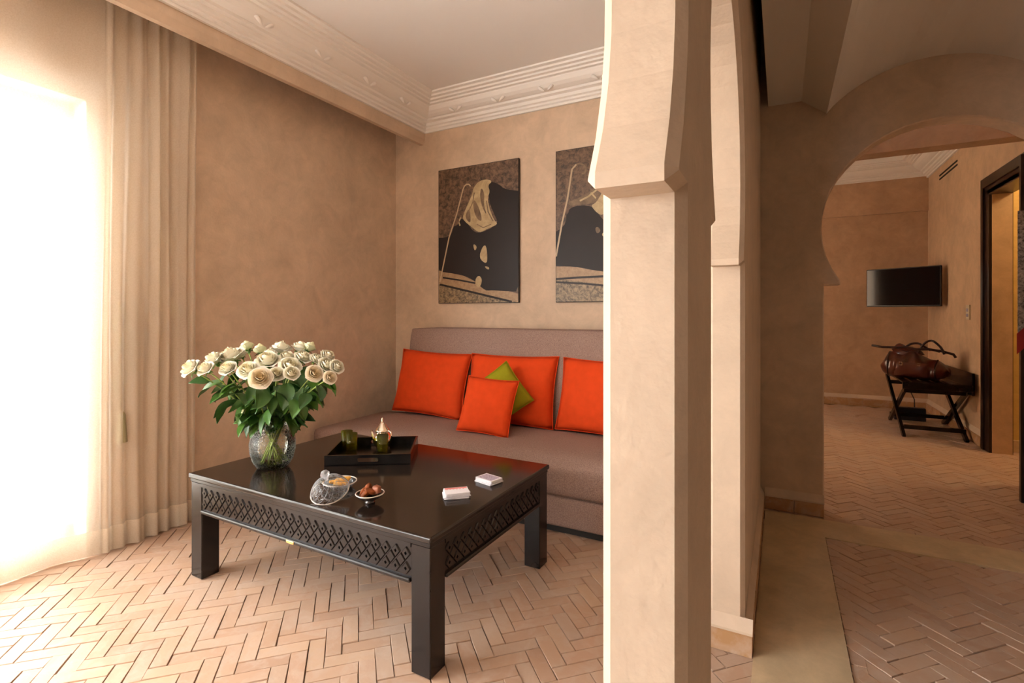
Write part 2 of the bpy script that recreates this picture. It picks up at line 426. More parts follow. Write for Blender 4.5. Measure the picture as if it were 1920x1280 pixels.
# bedroom beyond the arch
BX, BY = 1.46, 7.24
struct('wall_far', B().box(-1.7, BX + .14, BY, BY + .12, -.05, 3.2).mesh('wall_far', M['plaster_warm']), 'far bedroom wall behind the television')
rail = B().box(-1.6, BX, BY - .03, BY, 2.252, 3.1)
struct('trim_4', rail.mesh('trim_4', M['plaster_warm']), 'slightly raised band across the top of the far wall')
wr = [(YB + .13, -.05), (4.42, -.05), (4.42, 2.07), (5.27, 2.07), (5.27, -.05), (BY, -.05), (BY, 3.2), (YB + .13, 3.2)]
M['plaster_bed'] = plaster('plaster_bedroom', (.62, .42, .265))
wall_poly('wall_bedroom', wr, 'x', BX, BX + .12, M['plaster_bed'], 0, 'bedroom wall with the dark door frame')
b = B().box(-1.72, -1.6, YB + .12, 5.1, -.05, 3.2).box(-1.72, -1.6, 6.1, BY + .12, -.05, 3.2).box(-1.72, -1.6, 5.1, 6.1, -.05, .8).box(-1.72, -1.6, 5.1, 6.1, 1.9, 3.2)
struct('wall_window_side', b.mesh('wall_window_side', M['plaster_warm']), 'bedroom wall with the daylight window')
M['warmfilter'] = glassmat('amber_light_filter', (.0, .0, .0), .9, 0, 0, .97, (.80, .60, .42))
bc = root('bedroom_light_tint', 'added amber sheet over the bedroom window, unseen, tinting its light', 'curtain', (-1.56, 5.6, 0))  # unseen sheet added to warm the light entering the bedroom
link('panel', B().grid(lambda u, v: Vector((.02 * math.sin(u * 60), -.62 + 1.24 * u, .70 + 1.3 * v)), 60, 2).mesh('panel', M['warmfilter'], True), bc)
struct('trim_5', B().box(-1.6, 1.9, 3.75, 3.88, 2.07, 3.1).mesh('trim_5', M['plaster_warm']), 'plaster lintel between arch and bedroom')
struct('wall_side', B().box(BX + .12, 1.9, YB + .13, 4.3, -.05, 3.2).mesh('wall_side', M['plaster']), 'wall beside the bedroom arch')
struct('ceiling', B().box(-1.72, 3.2, YB + .1, BY + .12, 3.1, 3.25).mesh('ceiling', M['ceil']), 'bedroom ceiling')
FC = [(p, z + .110) for p, z in CP[:-2]] + [(.279, 3.1), (0, 3.1)]
cornice('trim_6', lambda p, z: (-1.6, BY - p, z), lambda p, z: (BX - p, BY - p, z), 'white stepped cornice on the far bedroom wall', FC)
cornice('trim_7', lambda p, z: (BX - p, 3.9, z), lambda p, z: (BX - p, BY - p, z), 'white stepped cornice over the bedroom door', FC)
# ochre room behind the door
b = B().box(BX + .12, 3.2, 6.0, 6.1, -.05, 2.7).box(3.1, 3.2, 4.3, 6.0, -.05, 2.7).box(BX + .12, 3.2, 4.2, 4.3, -.05, 2.7)
b = b.box(BX + .12, 1.68, 5.42, 6.0, 0, 2.7)
struct('wall_ochre', b.mesh('wall_ochre', M['plaster_yellow']), 'ochre walls of the room beyond the door')
struct('ceiling', B().box(BX + .12, 3.2, 4.2, 6.1, 2.7, 2.8).mesh('ceiling', M['ceil']), 'ceiling of the ochre room')
struct('baseboard_ochre', B().box(1.62, 3.1, 5.39, 5.42, 0, .09).mesh('baseboard_ochre', M['screed']), 'pale baseboard in the ochre room')

# exterior
struct('floor', B().box(-12, XL - .2, -8, 9, -.12, -.02).mesh('floor', M['ext']), 'pale terrace paving outside the window')
tw = B().box(-7.2, -7.0, -8, 9, -.02, .9).box(-7.2, -7.0, -8, 9, 1.7, 1.9)
for i in range(60):
    y = -8 + i * .283
    tw.bar((-7.1, y, .9), (-7.1, y + .4, 1.7), .05, .06).bar((-7.1, y + .4, .9), (-7.1, y, 1.7), .05, .06)
struct('wall_terrace', tw.mesh('wall_terrace', M['ext']), 'white lattice parapet outside the window')

# window
w1 = struct('window_1', B().box(-2.95, -2.90, -2.3, 1.125, 1.995, 2.06).box(-2.95, -2.90, -2.3, 1.125, -.02, .13).box(-2.95, -2.90, -.05, .01, 0, 1.995).box(-2.95, -2.90, -1.20, -1.14, 0, 1.995).mesh('window_1', M['winwood']), 'tall terrace window behind the curtain')
link('window_frame', B().box(-2.95, -2.90, 1.09, 1.125, 0, 1.995).box(-2.95, -2.90, -2.3, -2.25, 0, 1.995).mesh('window_frame', M['ext']), w1)
for y0, y1 in ((-2.25, -1.20), (-1.14, -.05), (.01, 1.09)):
    link('pane', B().quad((-2.925, y0, .0), (-2.925, y1, .0), (-2.925, y1, 1.995), (-2.925, y0, 1.995)).mesh('pane', M['pane']), w1)
struct('trim_10', B().box(XL - .2, XL - .004, 1.119, 1.126, 0, 2.06).mesh('trim_10', M['ext']), 'white painted window reveal')

# bedroom door frame
df = B()
for i, (o, t_) in enumerate(((.0, .022), (.035, .030), (.08, .018))):
    y1 = 5.45 - o; y0 = 5.45 - (.035, .08, .14)[i]
    df.box(BX - t_, BX + .001, y0, y1, 0, 2.18 - o)
    df.box(BX - t_, BX + .001, 4.24 + o, 4.24 + (.035, .08, .14)[i], 0, 2.18 - o)
    df.box(BX - t_, BX + .001, 4.24 + (.035, .08, .14)[i] - .001, y0 + .001, 2.18 - (.035, .08, .14)[i], 2.18 - o)
df.box(BX - .018, BX + .125, 5.275, 5.31, 0, 2.04).box(BX - .018, BX + .125, 4.38, 4.415, 0, 2.04).box(BX - .018, BX + .125, 4.38, 5.31, 2.03, 2.07)
d1 = struct('door_1', df.mesh('door_1', M['woodedge']), 'dark wooden door frame in the bedroom')
link('strike_plate', B().box(1.535, 1.562, 5.272, 5.2755, 1.02, 1.10).box(1.535, 1.568, 5.272, 5.2755, 1.10, 1.15).mesh('strike_plate', M['brass']), d1, label='brass strike plate')

# ------------------------------------------------------------ floors
bw, bl_ = .052, .156
ca, sa = math.cos(R(45)), math.sin(R(45))
def herring(x0, x1, y0, y1, seed):
    """centres and angles of herringbone bricks laid diagonally"""
    rnd = random.Random(seed); out = []
    cx, cy = (x0 + x1) / 2, (y0 + y1) / 2; ext = int(max(x1 - x0, y1 - y0) / bw) + 4
    for i in range(-ext, ext):
        for j in range(-ext, ext):
            k = (i - j) % 6
            if k == 0: u, v, a = (i + 1.5) * bw, (j + .5) * bw, 0
            elif k == 5: u, v, a = (i + .5) * bw, (j + 1.5) * bw, 90
            else: continue
            x, y = cx + u * ca - v * sa, cy + u * sa + v * ca
            if x0 <= x <= x1 and y0 <= y <= y1:
                out.append((x, y, R(45 + a) + rnd.uniform(-.016, .016), rnd.uniform(-.0024, .0008), rnd.uniform(-.008, .008), rnd.uniform(-.006, .006), rnd.randrange(4)))
    return out
def brick_verts(seed):
    rnd = random.Random(seed); l, w, g = bl_ / 2 - .0005, bw / 2 - .0005, .0011
    j = lambda: rnd.uniform(-.0016, .0005)
    top = [(-l + g - j(), -w + g - j()), (l - g + j(), -w + g - j()), (l - g + j(), w - g + j()), (-l + g - j(), w - g + j())]
    v = [(x, y, 0) for x, y in top] + [(x + math.copysign(g, x), y + math.copysign(g, y), -.0025) for x, y in top] + [(x + math.copysign(g, x), y + math.copysign(g, y), -.012) for x, y in top]
    f = [(0, 1, 2, 3)]
    for k in (0, 4):
        for i in range(4):
            q = (i + 1) % 4; f.append((k + i, k + 4 + i, k + 4 + q, k + q))
    return v, f
BV = [brick_verts(40 + i) for i in range(4)]
BM = []
for v, f in BV:
    b = B(); b.v = v; b.f = f; b.m = [0] * len(f); BM.append(b.mesh('brick', M['brick']))
camM = Matrix.Rotation(-R(27.947), 4, 'Z')
def screen_size(x, y):
    p = camM @ Vector((x, y, 0)); d = p.y
    if d < .4: return -1
    u = 961.9 + 948.8 * p.x / d; v = 586.4 + 948.8 * 1.1 / d
    if not (-10 < u < 1930 and v < 1290): return -1
    return 1 / d
def lay(fl, bricks, limit, hidden=lambda x, y, u: False):
    def u_of(x, y):
        p = camM @ Vector((x, y, 0)); return 961.9 + 948.8 * p.x / p.y if p.y > .3 else -1
    sc = [(-1 if hidden(b[0], b[1], u_of(b[0], b[1])) else screen_size(b[0], b[1]), i) for i, b in enumerate(bricks)]
    sc.sort(reverse=True); single = {i for s, i in sc[:limit] if s > 0}
    rest = B()
    for i, (x, y, a, z, tx, ty, k) in enumerate(bricks):
        mt = Matrix.Translation((x, y, z)) @ Euler((tx, ty, a)).to_matrix().to_4x4()
        if i in single: link('brick', BM[k], fl, (x, y, z), (tx, ty, a))
        else:
            n = len(rest.v); rest.v += [tuple(mt @ Vector(q)) for q in BV[k][0]]
            rest.f += [tuple(n + q for q in f) for f in BV[k][1]]; rest.m += [0] * len(BV[k][1])
    if rest.v: link('brick_field', rest.mesh('brick_field', M['brick'], fix=False), fl, kind='stuff')
f1 = struct('floor', B().box(XL - .2, -.06, -2.4, YB + .12, -.1, -.0062).mesh('floor', M['mortar']), 'herringbone terracotta brick floor of the sitting room')
lay(f1, herring(-2.9, -.05, .3, 2.95, 3), 300, lambda x, y, u: x < -2.76 or y > 2.4 or u > 1140 and y < 1.5)
f2 = struct('floor', B().box(-.06, 1.9, -2.4, 3.14, -.1, -.0062).mesh('floor', M['mortar']), 'herringbone brick floor of the passage')
lay(f2, herring(.235, 1.75, .9, 2.95, 5), 300)
cb = random.Random(9)
for i in range(22):
    y = .7 + i * .1 + .05
    link('brick', BM[i % 4], f2, (.213, y, -.001), (0, 0, R(90)), sc=(.62, .86, 1))
f3 = struct('floor', B().box(-1.7, 3.2, 3.14, BY, -.1, -.0062).mesh('floor', M['mortar']), 'herringbone brick floor of the bedroom')
lay(f3, herring(-.3, 2.2, 3.1, 7.2, 8), 0)
b = B()
for i in range(14):
    b.box(.2 + i * .13, .2 + i * .13 + .125, 3.145, 3.195, -.01, .001)
link('threshold_brick', b.mesh('threshold_brick', M['brick']), f3, kind='stuff')
struct('trim_8', B().box(-.08, .189, -2.4, 3.15, -.02, .004).mesh('trim_8', M['screed']), 'pale screed strip along the arcade')
struct('trim_9', B().box(.189, 1.8, 2.90, 3.145, -.02, .0035).mesh('trim_9', M['screed']), 'pale screed strip before the arch')

# baseboards: brick courses with a plaster flare above
def base_run(name, p, q, nrm, label, h=.068, th=.022, bl=.135, flare=True):
    p, q, nrm = Vector(p), Vector(q), Vector(nrm); L = (q - p).length; d = (q - p) / L
    b = B(); P = [(0, h), (th * .9, h), (th * .9, h + .008), (.001, h + .045)]
    b.prism(P, lambda u, w: tuple(p + nrm * u + Vector((0, 0, w))), lambda u, w: tuple(q + nrm * u + Vector((0, 0, w))))
    o = struct(name, b.mesh(name, M['plaster_pillar']), label)
    n = max(1, round(L / bl)); step = L / n
    for i in range(n):
        bb = B(); a = p + d * (i * step + .002); c = p + d * ((i + 1) * step - .002); t2 = th + random.uniform(-.002, .003)
        bb.prism([(0, 0), (t2, 0), (t2, h - .004), (t2 - .004, h - .001), (0, h - .001)], lambda u, w: tuple(a + nrm * u + Vector((0, 0, w))), lambda u, w: tuple(c + nrm * u + Vector((0, 0, w))))
        link('brick', bb.mesh('brick', M['brickbase']), o)
base_run('baseboard_passage', (PX1 + .022, YB, .003), (.203, YB, .003), (0, -1, 0), 'brick baseboard left of the arch')
base_run('baseboard_partition', (PX1, 1.80, .003), (PX1, YB, .003), (1, 0, 0), 'brick baseboard along the arcade wall')
base_run('baseboard_pier', (PX0 - .0, 1.80, .0), (PX1 + .024, 1.80, .0), (0, -1, 0), 'brick baseboard at the foot of the arcade pier')
base_run('baseboard_pillar', (PX0, .658, .0), (PX1, .658, .0), (0, -1, 0), 'brick baseboard at the foot of the near pillar')
base_run('baseboard_far', (-1.0, BY, 0), (BX, BY, 0), (0, -1, 0), 'brick baseboard on the far bedroom wall', .085, .02, .3)
base_run('baseboard_bedroom', (BX, 5.455, 0), (BX, BY, 0), (-1, 0, 0), 'brick baseboard beside the bedroom door', .085, .02, .3)
base_run('baseboard_left', (XL, 1.13, 0), (XL, YB, 0), (1, 0, 0), 'brick baseboard behind the curtain', .06, .012, .3)

# ------------------------------------------------------------ curtain
FOLDS = [(1.155, 0), (1.177, 1), (1.20, -.5), (1.235, .35), (1.262, -.9), (1.30, .55), (1.325, .1), (1.352, -.8), (1.385, .9), (1.41, -.9), (1.435, .6), (1.465, -.7), (1.495, .3), (1.53, .7), (1.553, -.8), (1.566, .2), (1.59, -.2)]
def fold(y):
    """uneven pleats where the curtain is gathered"""
    for (a, u), (b_, v) in zip(FOLDS, FOLDS[1:]):
        if a <= y < b_:
            t = (y - a) / (b_ - a); t = t * t * (3 - 2 * t); return u + (v - u) * t
    return 0
def cpt(y, z, off=0.0):
    t = z / 2.56
    g = min(1, max(0, (y - 1.0) / .25))
    base = (-2.800 + .062 * g) * (1 - t) + (-2.672) * t
    base += .014 * math.sin(y * 7 + 1.3 * math.sin(z * 1.7)) * (1 - t)
    x = base + (.012 * math.sin(2 * math.pi * (y + 1.4) / .36 + .3 * math.sin(z)) if y < 1.155 else 0) * (1 - g * .5)
    x += .027 * fold(y + .006 * math.sin(z * 1.9 + y * 20) * min(1, z)) * (.8 + .2 * math.sin(2.2 * z + 30 * y)) + off
    yy = y - .034 * t * max(0, (y - 1.0) / .57)
    return (x, yy, z)
ys = [.40 + i * .025 for i in range(40)]; ys = [y for y in ys if y < 1.15] + [1.15 + i * .0042 for i in range(103)]
cr = root('curtain', 'sheer beige floor-length linen curtain over the bright window', 'curtain', (-2.72, 1.0, 0))
zs = [.003 + i * (2.55 / 40) for i in range(41)]
def sheet(zs, off):
    b = B(); n = len(zs)
    for y in ys:
        for z in zs:
            p = cpt(y, z, off); b.v.append((p[0] + 2.72, p[1] - 1.0, p[2]))
    for i in range(len(ys) - 1):
        for j in range(n - 1): b.f.append((i * n + j, (i + 1) * n + j, (i + 1) * n + j + 1, i * n + j + 1)); b.m.append(0)
    return b
link('panel', sheet(zs, 0).mesh('panel', M['sheer'], True, False), cr)
link('hem', sheet([.003, .03, .06, .09, .115], .004).mesh('hem', M['sheerhem'], True, False), cr, label='doubled bottom hem')
link('header_tape', sheet([2.47, 2.50, 2.53, 2.553], -.004).mesh('header_tape', M['sheer'], True, False), cr)
rl = root('curtain_rail', 'slim curtain rail hidden inside the pelmet', 'rail', (-2.672, .1, 2.58))
link('track', B().box(-.012, .012, -2.4, 3.0, 0, .02).mesh('track', M['white']), rl)
# tieback and switch seen through the curtain
tb = root('curtain_tieback', 'beaded cord tieback hanging on the wall behind the curtain', 'tieback', (XL + .008, 1.235, 1.14))
link('hook', B().tube([(0, 0, 0), (.02, 0, 0), (.02, 0, .015)], .004).mesh('hook', M['brass']), tb)
link('cord', B().tube([(.010 + .002 * math.sin(i * 1.9), .012 * math.sin(i * .9), -i * .02) for i in range(26)], [.005 + .003 * (i % 2) for i in range(26)], 6).mesh('cord', M['tie']), tb)
link('loop', B().tube([(.010, .02 + .045 * math.sin(math.pi * i / 16), -.02 - .36 * i / 16) for i in range(17)], .004, 6).mesh('loop', M['tie']), tb)
link('tassel', B().lathe([(.004, 0), (.014, -.02), (.016, -.05), (.022, -.15)], 10, (.022, .01, -.50)).mesh('tassel', M['tie'], True), tb)
sw = root('light_switch', 'small pale switch plate on the wall behind the curtain', 'switch', (XL, 1.495, 1.12))
link('plate', rbox('plate', 0, .009, -.02, .02, -.04, .04, M['switch'], .002), sw)
link('rocker', rbox('rocker', .008, .013, -.012, .012, -.02, .02, M['switch'], .0015), sw)

# ------------------------------------------------------------ sofa
sf = root('sofa', 'low taupe fabric sofa with a tall straight back', 'sofa', (-1.5, 2.75, 0))
def upholstery(name, x0, x1, y0, y1, z0, z1, w, lean=0, crown=0):
    b = bmesh.new(); bmesh.ops.create_cube(b, size=1)
    bmesh.ops.subdivide_edges(b, edges=b.edges, cuts=9, use_grid_fill=True)
    dx, dy, dz = x1 - x0, y1 - y0, z1 - z0
    for v in b.verts:
        c = v.co
        p = [(c.x + .5) * dx, (c.y + .5) * dy, (c.z + .5) * dz]; s = [dx, dy, dz]
        # rounded box: pull to inner box then push out by w
        q = [min(max(p[i], w), s[i] - w) for i in range(3)]
        d = Vector([p[i] - q[i] for i in range(3)])
        if d.length > 1e-6: d = d.normalized() * w
        e = Vector(q) + d
        if crown and c.z > .45: e.z += crown * (1 - (2 * c.x) ** 4) * (1 - (2 * c.y) ** 4)
        e.y += lean * e.z / dz
        v.co = Vector((x0, y0, z0)) + e
    me = bpy.data.meshes.new(name); b.to_mesh(me); b.free(); me.materials.append(M['fabric'])
    me.polygons.foreach_set('use_smooth', [True] * len(me.polygons)); return me
link('plinth', B().box(-1.20, 1.22, -.395, .38, 0, .035).mesh('plinth', M['blackmatte']), sf)
link('base', upholstery('base', -1.22, 1.24, -.42, .42, .032, .188, .018), sf)
link('seat_cushion', upholstery('seat_cushion', -1.225, 1.24, -.44, .30, .184, .352, .045, 0, .022), sf)
link('backrest', upholstery('backrest', -1.00, 1.24, .195, .335, .33, .992, .04, .085), sf)
link('piping', B().tube([(-1.22, -.405, .187), (1.24, -.405, .187)], .004, 6).mesh('piping', M['fabric']), sf)

def pillow(name, w, h, t, mat_, n=18):
    b = bmesh.new(); vs_ = {}
    def P(i, j, s):
        u, v = -1 + 2 * i / n, -1 + 2 * j / n
        x = u * w / 2 * (1 - .055 * (1 - v * v) ** 1.0 * abs(u) ** 3); z = v * h / 2 * (1 - .055 * (1 - u * u) * abs(v) ** 3)
        k = max(0, (1 - u ** 2) * (1 - v ** 2)) ** .42
        y = s * t / 2 * k + .003 * math.sin(9 * u + 5 * v) * k
        return (x, y, z)
    f = []
    for s in (-1, 1):
        for i in range(n + 1):
            for j in range(n + 1):
                e = i in (0, n) or j in (0, n); key = (i, j, 0 if e else s)
                if key not in vs_: vs_[key] = b.verts.new(P(i, j, s))
        for i in range(n):
            for j in range(n):
                q = [vs_[(a, c, 0 if (a in (0, n) or c in (0, n)) else s)] for a, c in ((i, j), (i + 1, j), (i + 1, j + 1), (i, j + 1))]
                if len(set(q)) > 2:
                    try: b.faces.new(q if s < 0 else q[::-1])
                    except ValueError: pass
    bmesh.ops.recalc_face_normals(b, faces=b.faces)
    me = bpy.data.meshes.new(name); b.to_mesh(me); b.free(); me.materials.append(mat_)
    me.polygons.foreach_set('use_smooth', [True] * len(me.polygons)); return me
def seam(w, h, mat_, n=18):
    pts = []
    for k in range(4):
        for i in range(n):
            s = -1 + 2 * i / n
            u, v = ((s, -1), (1, s), (-s, 1), (-1, -s))[k]
            x = u * w / 2 * (1 - .055 * (1 - v * v) * abs(u) ** 3); z = v * h / 2 * (1 - .055 * (1 - u * u) * abs(v) ** 3)
            pts.append((x, 0, z))
    return B().tube(pts, .0028, 5, closed=True).mesh('seam', mat_, True)
def cushion(name, label, w, h, t, mat_, loc, rot, group=None):
    r = root(name, label, 'cushion', loc, rot, group)
    link('cover', pillow('cover', w, h, t, mat_), r); link('seam', seam(w, h, mat_), r)
    return r
SZ = .372
cushion('cushion', 'large orange cushion at the left end of the sofa', .63, .46, .15, M['orange'], (-2.225, 2.935, SZ + .225), (R(-14), R(1.5), R(-2)), 'large orange cushions')
cushion('cushion', 'large orange cushion in the middle of the sofa behind the green one', .64, .46, .15, M['orange'], (-1.575, 2.93, SZ + .225), (R(-14), R(0), R(3)), 'large orange cushions')
cushion('cushion', 'large orange cushion partly hidden by the pillar', .62, .45, .15, M['orange'], (-.925, 2.925, SZ + .222), (R(-14), R(1), R(-4)), 'large orange cushions')
cushion('cushion', 'small olive green cushion standing on its corner', .30, .30, .10, M['green'], (-1.555, 2.765, SZ + .218), (R(-18), R(52), R(6)))
cushion('cushion', 'small square orange cushion in front of the green one', .345, .345, .12, M['orange'], (-1.575, 2.64, SZ + .165), (R(-22), R(3), R(4)))

# ------------------------------------------------------------ pictures
def picture(name, label, x0, x1, z0, z1, layers):
    r = root(name, label, 'picture', ((x0 + x1) / 2, YB, z0))
    w, h = x1 - x0, z1 - z0
    link('panel', rbox('panel', -w / 2, w / 2, -.022, -.002, 0, h, M['pdark'], .002, 1), r)
    b = B(); mats = []; y = -.0222
    def add(poly, m):
        nonlocal y
        if m not in mats: mats.append(m)
        y -= .00008; n = len(b.v)
        b.v += [(-w / 2 + u * w, y, h - v * h) for u, v in poly]
        b.f.append(tuple(range(n, n + len(poly)))); b.m.append(mats.index(m))
    for kind, m, pts in layers:
        clampp = lambda ps: [(min(.994, max(.006, u)), min(.996, max(.004, v))) for u, v in ps]
        if kind == 'p':
            pts = [(1.12 if u >= .99 else -.12 if u <= .01 else u, v) for u, v in pts] if m == 'pdark' else pts
            if m in ('pcloth', 'pcloth2', 'pskin', 'pdark'):
                for _ in range(2):
                    q = []
                    for a, c in zip(pts, pts[1:] + pts[:1]):
                        q += [(a[0] * .75 + c[0] * .25, a[1] * .75 + c[1] * .25), (a[0] * .25 + c[0] * .75, a[1] * .25 + c[1] * .75)]
                    pts = q
            add(clampp(pts), M[m])
        else:
            pts = clampp(pts); L = len(pts); lo, hi = [], []
            for i, (u, v) in enumerate(pts):
                a = pts[max(0, i - 1)]; c = pts[min(L - 1, i + 1)]
                dx, dy = (c[0] - a[0]) * w, (c[1] - a[1]) * h; q = math.hypot(dx, dy) or 1
                ex, ey = -dy / q * kind / w, dx / q * kind / h
                lo.append((u + ex, v + ey)); hi.append((u - ex, v - ey))
            for i in range(L - 1): add([lo[i], lo[i + 1], hi[i + 1], hi[i]], M[m])
    me = b.mesh('print', mats, fix=False)
    bm = bmesh.new(); bm.from_mesh(me)
    for f in bm.faces:
        f.normal_update()
        if f.normal.y > 0: f.normal_flip()
    bmesh.ops.triangulate(bm, faces=bm.faces); bm.to_mesh(me); bm.free()
    link('print', me, r)
FULL = [(0, 0), (1, 0), (1, 1), (0, 1)]
picture('picture', 'photograph of a hooded figure with a walking cane, whole in view', -2.338, -1.640, 1.172, 2.196, [
    ('p', 'prock', FULL), ('p', 'pgravel', [(0, .84), (1, .95), (1, 1), (0, 1)]),
    ('p', 'pground', [(0, .752), (.332, .798), (.475, .842), (.617, .913), (.772, .9), (1, .938), (1, .997), (.923, .99), (.023, .857), (0, .857)]),
    ('p', 'pdark', [(.636, .128), (.769, .161), (.845, .211), (1, .238), (1, .932), (.714, .91), (.598, .912), (.484, .842), (.332, .792), (0, .746), (0, .502), (.165, .511), (.206, .422), (.303, .371), (.379, .41), (.454, .482), (.55, .499), (.763, .445), (.726, .388), (.651, .284)]),
    ('p', 'pcloth', [(.313, .372), (.382, .286), (.441, .212), (.462, .157), (.54, .119), (.636, .117), (.693, .138), (.635, .161), (.663, .207), (.633, .249), (.65, .317), (.706, .409), (.763, .445), (.647, .466), (.531, .498), (.436, .447), (.36, .409)]),
    ('p', 'pcloth2', [(.456, .235), (.535, .32), (.571, .417), (.504, .396), (.458, .325)]),
    ('p', 'pcloth2', [(.558, .165), (.599, .224), (.584, .29), (.63, .382), (.564, .311), (.537, .219)]),
    ('p', 'pcloth2', [(.35, .36), (.41, .30), (.43, .42), (.38, .40)]),
    (.004, 'pcloth2', [(.47, .20), (.45, .27), (.40, .33)]), (.004, 'pcloth2', [(.62, .27), (.64, .35), (.70, .42)]), (.003, 'pcloth2', [(.50, .43), (.58, .46), (.68, .44)]),
    (.006, 'pcloth', [(.30, .37), (.27, .40), (.29, .43)]), (.003, 'pcloth2', [(.575, .61), (.60, .66), (.61, .71)]),
    ('p', 'pskin', [(.149, .372), (.207, .353), (.284, .381), (.263, .425), (.186, .432), (.158, .418)]),
    ('p', 'pcloth', [(.567, .6), (.615, .58), (.633, .67), (.622, .725), (.527, .676)]),
    ('p', 'pcloth', [(.452, .566), (.509, .592), (.474, .629)]),
    ('p', 'pcloth', [(.60, .735), (.655, .745), (.65, .765), (.61, .75)]),
    ('p', 'pcloth', [(.485, .82), (.533, .799), (.571, .834), (.541, .889), (.484, .876)]),
    (.0075, 'pdark', [(.023, .857), (.444, .92), (.923, .993)]), (.006, 'pdark', [(.062, .806), (.292, .831), (.484, .856)]),
    (.0055, 'pcane', [(.023, .84), (.146, .51), (.246, .344), (.327, .168), (.345, .145), (.372, .133), (.405, .136), (.425, .152)])])
picture('picture', 'photograph of a robed figure gripping a hooked cane, half behind the pillar', -1.358, -.660, 1.172, 2.198, [
    ('p', 'prock', FULL), ('p', 'pgravel', [(0, .84), (1, .91), (1, 1), (0, 1)]),
    ('p', 'pground', [(0, .763), (.209, .769), (.544, .818), (1, .881), (1, .919), (.561, .897), (0, .845)]),
    ('p', 'pdark', [(.116, .373), (.391, .38), (.461, .474), (.567, .519), (.78, .49), (1, .538), (1, .881), (.562, .814), (.385, .799), (.209, .769), (0, .753), (0, .542), (.105, .516)]),
    ('p', 'pcloth2', [(.125, .343), (.232, .33), (.357, .288), (.428, .263), (.463, .315), (.409, .371), (.249, .371), (.142, .37)]),
    (.006, 'pcloth', [(.25, .345), (.33, .325), (.42, .285)]), (.005, 'pcloth', [(.36, .30), (.41, .34)]),
    ('p', 'pcloth', [(.463, .315), (.50, .25), (.57, .16), (.66, .14), (.72, .2), (.746, .401), (.568, .42), (.497, .436), (.461, .454), (.40, .42), (.36, .38), (.409, .371)]),
    ('p', 'pdark', [(.48, .42), (.50, .39), (.56, .375), (.60, .40), (.53, .43)]),
    ('p', 'pskin', [(.036, .368), (.089, .341), (.151, .365), (.133, .425), (.071, .437)]),
    ('p', 'pcloth', [(.459, .573), (.513, .546), (.566, .538), (.566, .587), (.495, .594)]),
    ('p', 'pcloth2', [(.40, .53), (.43, .52), (.46, .55), (.42, .57)]),
    (.006, 'pdark', [(0, .866), (.314, .883), (1, .938)]), (.007, 'pdark', [(0, .846), (.244, .841), (.562, .838)]),
    (.006, 'pcane', [(.006, .696), (.07, .473), (.125, .323), (.172, .133), (.217, .106)]),
    (.006, 'pcloth2', [(.217, .106), (.255, .103), (.288, .117), (.310, .137), (.312, .158), (.295, .172), (.269, .171)])])

# ------------------------------------------------------------ coffee table
TX, TY, TZ = -1.5495, 1.6425, .431
TR = R(-.94)
tbm = Matrix.Translation((TX, TY, 0)) @ Matrix.Rotation(TR, 4, 'Z')
hx, hy = .6375, .42
tb_ = root('coffee_table', 'low black wooden coffee table with carved diamond aprons', 'table', (TX, TY, 0), (0, 0, TR))
link('table_top', rbox('table_top', -hx, hx, -hy, hy, .410, TZ, M['woodtop'], .006, 3), tb_)
link('top_moulding', rbox('top_moulding', -hx + .006, hx - .006, -hy + .006, hy - .006, .396, .412, M['wood'], .003, 2), tb_)
lg = rbox('leg', -.0375, .0375, -.0375, .0375, 0, .3965, M['wood'], .003, 1)
for sx in (-1, 1):
    for sy in (-1, 1): link('leg', lg, tb_, (sx * (hx - .046), sy * (hy - .046), 0))
def lozenge(dot):
    b = B(); w, h, y = .0185, .0215, -.0045
    for s0, s1, yy0, yy1 in ((1, .82, 0, y), (.82, .30, y, y)):
        for k in range(4):
            c = [(1, 0), (0, 1), (-1, 0), (0, -1)]; a, d = c[k], c[(k + 1) % 4]
            b.quad((a[0] * w * s0, yy0, a[1] * h * s0), (d[0] * w * s0, yy0, d[1] * h * s0), (d[0] * w * s1, yy1, d[1] * h * s1), (a[0] * w * s1, yy1, a[1] * h * s1))
    s1 = .30; yd = .001 if dot else y
    c = [(1, 0), (0, 1), (-1, 0), (0, -1)]
    if dot:
        for k in range(4):
            a, d = c[k], c[(k + 1) % 4]
            b.quad((a[0] * w * s1, y, a[1] * h * s1), (d[0] * w * s1, y, d[1] * h * s1), (d[0] * w * s1, yd, d[1] * h * s1), (a[0] * w * s1, yd, a[1] * h * s1))
    b.quad(*[(q[0] * w * s1, yd, q[1] * h * s1) for q in c])
    return b.mesh('lozenge', M['wood'])
LZ, LZP = lozenge(True), lozenge(False)
def apron(L, loc, rz, carved):
    b = B().box(-L / 2, L / 2, -.004, .016, .285, .397)
    ap = link('apron', b.mesh('apron', M['wood']), tb_, loc, (0, 0, rz))
    link('lower_moulding', rbox('lower_moulding', -L / 2, L / 2, -.014, .018, .274, .2885, M['wood'], .005, 3), ap)
    link('upper_moulding', B().box(-L / 2, L / 2, -.0095, 0, .383, .397).mesh('upper_moulding', M['wood']), ap)
    if carved:
        n = int(L / .0405); p = L / n
        for i in range(n):
            for r_ in (0, 1): link('lozenge', LZ, ap, (-L / 2 + p * (i + .5), -.004, .3135 + r_ * .0465))
        for i in range(1, n): link('lozenge', LZP, ap, (-L / 2 + p * i, -.004, .3368))
    return ap
ap = apron(2 * hx - .167, (0, -hy + .016, 0), 0, True)
link('brass_plate', rbox('brass_plate', -.020, .020, -.0165, -.0135, .2755, .2865, M['brass'], .002), ap, (.005, 0, 0), label='small brass plate')
apron(2 * hy - .167, (hx - .016, 0, 0), R(90), True)
apron(2 * hx - .167, (0, hy - .016, 0), R(180), False)
